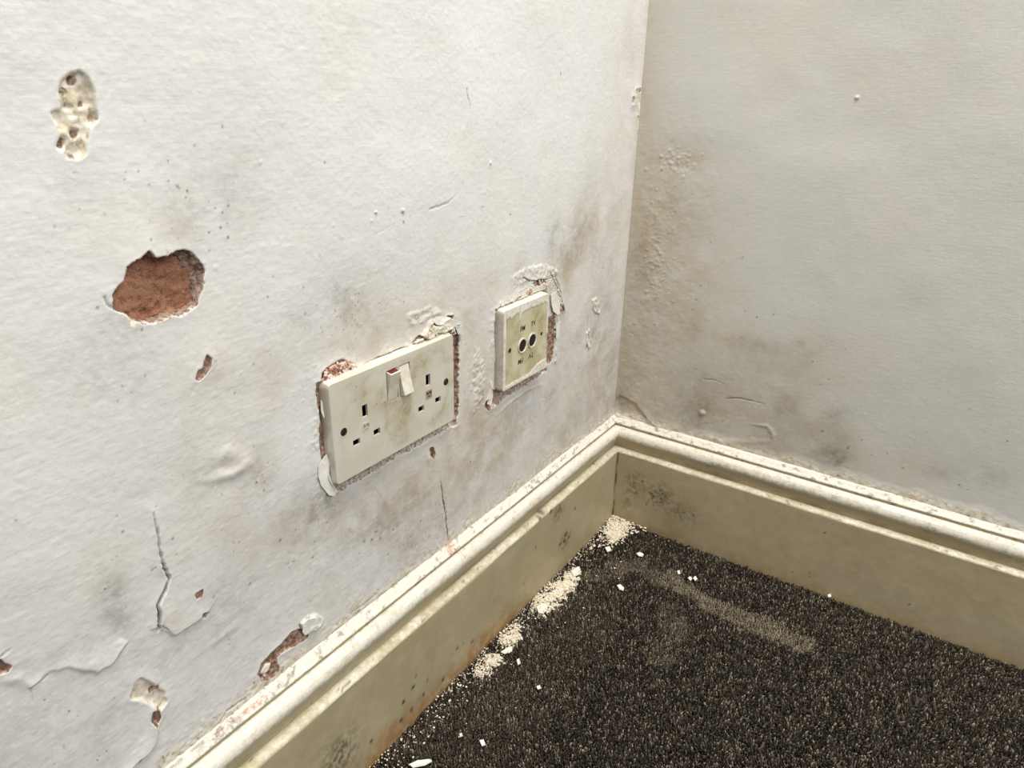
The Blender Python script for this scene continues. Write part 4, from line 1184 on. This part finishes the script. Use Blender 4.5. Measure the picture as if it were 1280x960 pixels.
def flake(name, P, normal, thick, curl, mat, parent=None, **kw):
    """thin broken flake: outline points (world), domed by curl and given thickness"""
    P = [Vector(p) for p in P]; c = sum(P, Vector()) / len(P); nrm = Vector(normal).normalized()
    rmax = max((p - c).length for p in P)
    bm = bmesh.new()
    ringo = []
    for f in (1.0, .66, .33):
        ringo.append([bm.verts.new(c + (p - c) * f + nrm * curl * f * f * (1 + .5 * math.sin(i * 1.7))) for i, p in enumerate(P)])
    ctr = bm.verts.new(c)
    n = len(P)
    for a, b in zip(ringo[:-1], ringo[1:]):
        for i in range(n): bm.faces.new((a[i], a[(i + 1) % n], b[(i + 1) % n], b[i]))
    for i in range(n): bm.faces.new((ringo[-1][i], ringo[-1][(i + 1) % n], ctr))
    bmesh.ops.recalc_face_normals(bm, faces=bm.faces)
    if sum((f.normal for f in bm.faces), Vector()).dot(nrm) < 0:
        bmesh.ops.reverse_faces(bm, faces=bm.faces)
    bmesh.ops.solidify(bm, geom=bm.faces[:], thickness=thick)
    return link(name, bm_mesh(name, bm), mat, parent, **kw)
# curled paint strips beside the plates (parts of the wall's coat)
def wall_flake(pts, h0, h1, curl=.0002):
    P = unproj(pts, 0, 0.0)
    t = np.linspace(0, 1, len(P)); P[:, 0] = h0 + (h1 - h0) * (0.5 - 0.5 * np.cos(2 * np.pi * t))
    flake('paint_flake', P, (1, 0, 0), .0006, curl, M_FLAKE, wall_left)
wall_flake(Z(380, 370, 3.69, (64,785),(88,740),(98,728),(106,768),(102,815),(112,860),(142,900),(132,918),(108,916),(74,872),(62,828)), .0008, .0030)
wall_flake(Z(380, 370, 3.69, (72,478),(82,490),(90,540),(84,560),(74,530)), .0010, .0024)
wall_flake(Z(380, 370, 3.69, (578,110),(600,130),(622,128),(640,108),(660,96),(640,90),(600,92)), .0028, .0050)
wall_flake(Z(380, 370, 3.69, (692,140),(716,136),(720,170),(706,176)), .0012, .0034)
wall_flake(Z(590, 320, 4.8, (100,740),(112,745),(110,840),(104,895),(82,885),(98,830)), .0010, .0028)
wall_flake(Z(590, 320, 4.8, (465,230),(490,215),(510,260),(512,340),(498,350),(478,330),(470,290)), .0016, .0034)
wall_flake(Z(590, 320, 4.8, (500,400),(516,410),(512,470),(500,500)), .0010, .0026)
wall_flake(Z(200, 700, 3.556, (628,318),(630,280),(650,258),(690,250),(700,275),(668,300),(655,322),(640,332)), .0014, .0030)
wall_flake(Z(0, 600, 2.667, (528,482),(545,488),(572,512),(552,500),(540,497)), .0012, .0022)

# ============================ DEBRIS ON THE CARPET ============================
def on_floor(pts, z=0.0):
    q = unproj(pts, 2, z); q[:, 0] = np.maximum(q[:, 0], T_S + .0012); q[:, 1] = np.minimum(q[:, 1], -T_S - .0012); return q
def heap(name, poly_px, height, nc, rad, label, seed):
    """low mound of powder with crumbs on it, one object"""
    Q = on_floor(poly_px, 0.0)[:, :2]
    lo, hi = Q.min(0) - .006, Q.max(0) + .006
    st = .0010
    xs, ys = np.arange(max(lo[0], T_S + .0004), hi[0], st), np.arange(lo[1], min(hi[1], -T_S - .0004), st)
    X, Y = np.meshgrid(xs, ys, indexing='ij')
    G = Wall.__new__(Wall); G.U, G.V = X, Y
    D = Wall.sdf(G, (slice(None), slice(None)), Q, .0060, 110, seed)
    D = D + np.clip(fbm(X * 300, Y * 300, 3, seed + 7) - .48, 0, 1) * .075 * sstep(-.020, .0, D)
    H = height * sstep(.0015, -.008, D) * (.65 + .7 * fbm(X * 130, Y * 130, 3, seed + 1)) + (fbm(X * 420, Y * 420, 3, seed + 2) - .5) * .0018 - .0007
    H = H - .006 * sstep(-.0005, .003, D)
    nx, ny = X.shape; idx = np.arange(nx * ny).reshape(nx, ny)
    q = np.stack([idx[:-1, :-1], idx[1:, :-1], idx[1:, 1:], idx[:-1, 1:]], -1)
    kp = (D[:-1, :-1] < .003); q = q[kp]
    me1 = np.stack([X, Y, H], -1).reshape(-1, 3)
    used = np.unique(q); remap = -np.ones(nx * ny, int); remap[used] = np.arange(len(used))
    root = link(name, mesh_np(name, me1[used], quads=remap[q]), M_POWDER, kind='stuff', label=label, cat='debris')
    P = on_floor(np.array(scatter_poly(poly_px, nc)) + RNG.normal(0, 4.0, (nc, 2)) * (RNG.random((nc, 1)) < .45), 0.0); P[:, 2] = height * .7 + RNG.uniform(-.0006, .0010, nc)
    crumbs('plaster_crumbs', P, RNG.uniform(rad[0], rad[1], nc), M_CRUMB, root, .6, 2, kind='stuff')
    return root
heap('plaster_heap', Z(700, 480, 4, (262,655),(300,660),(335,680),(352,715),(340,745),(310,770),(290,790),(262,800),(235,790),(215,750),(235,700)), .0022, 420, (.0006, .0020), 'crumbly white plaster heap in the corner between the skirting boards', 601)
heap('plaster_heap', Z(460, 600, 2.667, (690,290),(712,300),(705,330),(680,370),(655,395),(620,420),(590,450),(560,448),(545,420),(550,395),(590,360),(640,315)), .0018, 260, (.0005, .0016), 'longest pale plaster powder patch on the carpet, against the left skirting', 611)
heap('plaster_heap', Z(460, 600, 2.667, (490,475),(512,490),(508,520),(490,545),(460,560),(440,550),(432,530),(450,505)), .0016, 150, (.0005, .0015), 'smaller pale plaster patch below the longest one, against the skirting', 621)
heap('plaster_heap', Z(460, 600, 2.667, (400,580),(440,580),(445,605),(410,640),(370,655),(345,650),(350,625)), .0008, 180, (.0004, .0013), 'thin pinkish plaster scatter, nearest the camera of the skirting patches', 631)

q = np.array(scatter_poly(Z(700, 480, 4, (255,655),(310,660),(350,690),(400,700),(470,715),(430,740),(370,750),(340,770),(310,800),(260,830),(200,820),(140,830),(170,790),(230,720)), 170))
P = on_floor(q, 0.0); P[:, 2] = .0012
crumbs('plaster_chips', P, RNG.uniform(.0008, .0026, len(P)), M_CRUMB, None, .35, 2, kind='stuff', label='loose white plaster chips strewn around the corner heap', cat='debris')
# loose grit along the left skirting and in the corner
P = []
for _ in range(380):
    t = random.random()
    y = -.02 - (.50 * t ** .8)
    P.append((T_S + .001 + abs(random.gauss(0, .010)) + (.006 if random.random() < .2 else 0), y, .0002))
for _ in range(260):
    P.append((T_S + .0015 + abs(random.gauss(0, .014)), -T_S - .0015 - abs(random.gauss(0, .022)), .0002))
for _ in range(120):
    P.append((T_S + abs(random.gauss(.02, .04)), -.02 - abs(random.gauss(.15, .16)), .0002))
P = np.array(P)
crumbs('plaster_grit', P, RNG.uniform(.0003, .0011, len(P)) * RNG.choice([1, 1, 1, 1.5], len(P)), M_CRUMB, None, .55, 2, kind='stuff', label='fine white plaster grit sprinkled on the carpet along the skirting', cat='debris')

FL = [
    (Z(680, 640, 3.048, (278,282),(290,278),(305,290),(303,300),(288,298)), 'white paint flake lying alone on the carpet beside the long powder patch'),
    (Z(680, 640, 3.048, (352,160),(365,157),(380,162),(376,172),(360,170)), 'white paint flake on dark carpet just out from the corner heap'),
    (Z(680, 640, 3.048, (548,254),(556,250),(564,256),(558,264)), 'left one of two tiny white flakes at the pale carpet streak'),
    (Z(680, 640, 3.048, (568,254),(576,249),(584,256),(576,265)), 'right one of two tiny white flakes at the pale carpet streak'),
    (Z(460, 600, 2.667, (138,952),(165,938),(205,932),(214,938),(190,952),(150,962)), 'long white paint flake at the bottom edge of the photo'),
    (Z(460, 600, 2.667, (442,575),(465,562),(482,558),(480,572),(455,583)), 'oblong white flake at the lower end of the smaller plaster patch'),
    (Z(460, 600, 2.667, (496,602),(504,598),(508,612),(500,618)), 'upright white chip on the carpet just below the smaller plaster patch'),
    (Z(460, 600, 2.667, (562,690),(572,688),(577,695),(566,698)), 'single small chip on open carpet right of the pinkish scatter'),
    (Z(460, 600, 2.667, (680,305),(700,292),(708,300),(702,318),(686,325)), 'thick white chip on the top end of the longest powder patch'),
    (Z(460, 600, 2.667, (562,425),(585,415),(600,430),(585,447),(568,445)), 'broad white chip on the lower end of the longest powder patch'),
    (Z(460, 600, 2.667, (790,228),(805,225),(812,236),(798,241)), 'pinkish white chip at the foot of the corner heap'),
    (Z(680, 640, 3.048, (508,228),(516,226),(519,236),(511,238)), 'tiny white speck-like flake above the two paired ones by the streak'),
    (Z(680, 640, 3.048, (1080,318),(1090,316),(1094,323),(1084,326)), 'tiny pale chip against the right skirting board'),
    (Z(460, 600, 2.667, (305,850),(312,848),(315,856),(308,858)), 'tiny white chip on the carpet above the bottom long flake'),
    (Z(460, 600, 2.667, (372,872),(385,868),(392,885),(380,888)), 'small chip on the carpet right of the bottom long flake'),
]
for pts, lab in FL:
    P = unproj(pts, 2, .0012)
    P[:, 2] = .0010 + RNG.uniform(0, .0012, len(P))
    flake('paint_flake', P, (0, 0, 1), .0007, .0010, M_FLAKE, label=lab, cat='flake', group='paint flakes on the carpet')
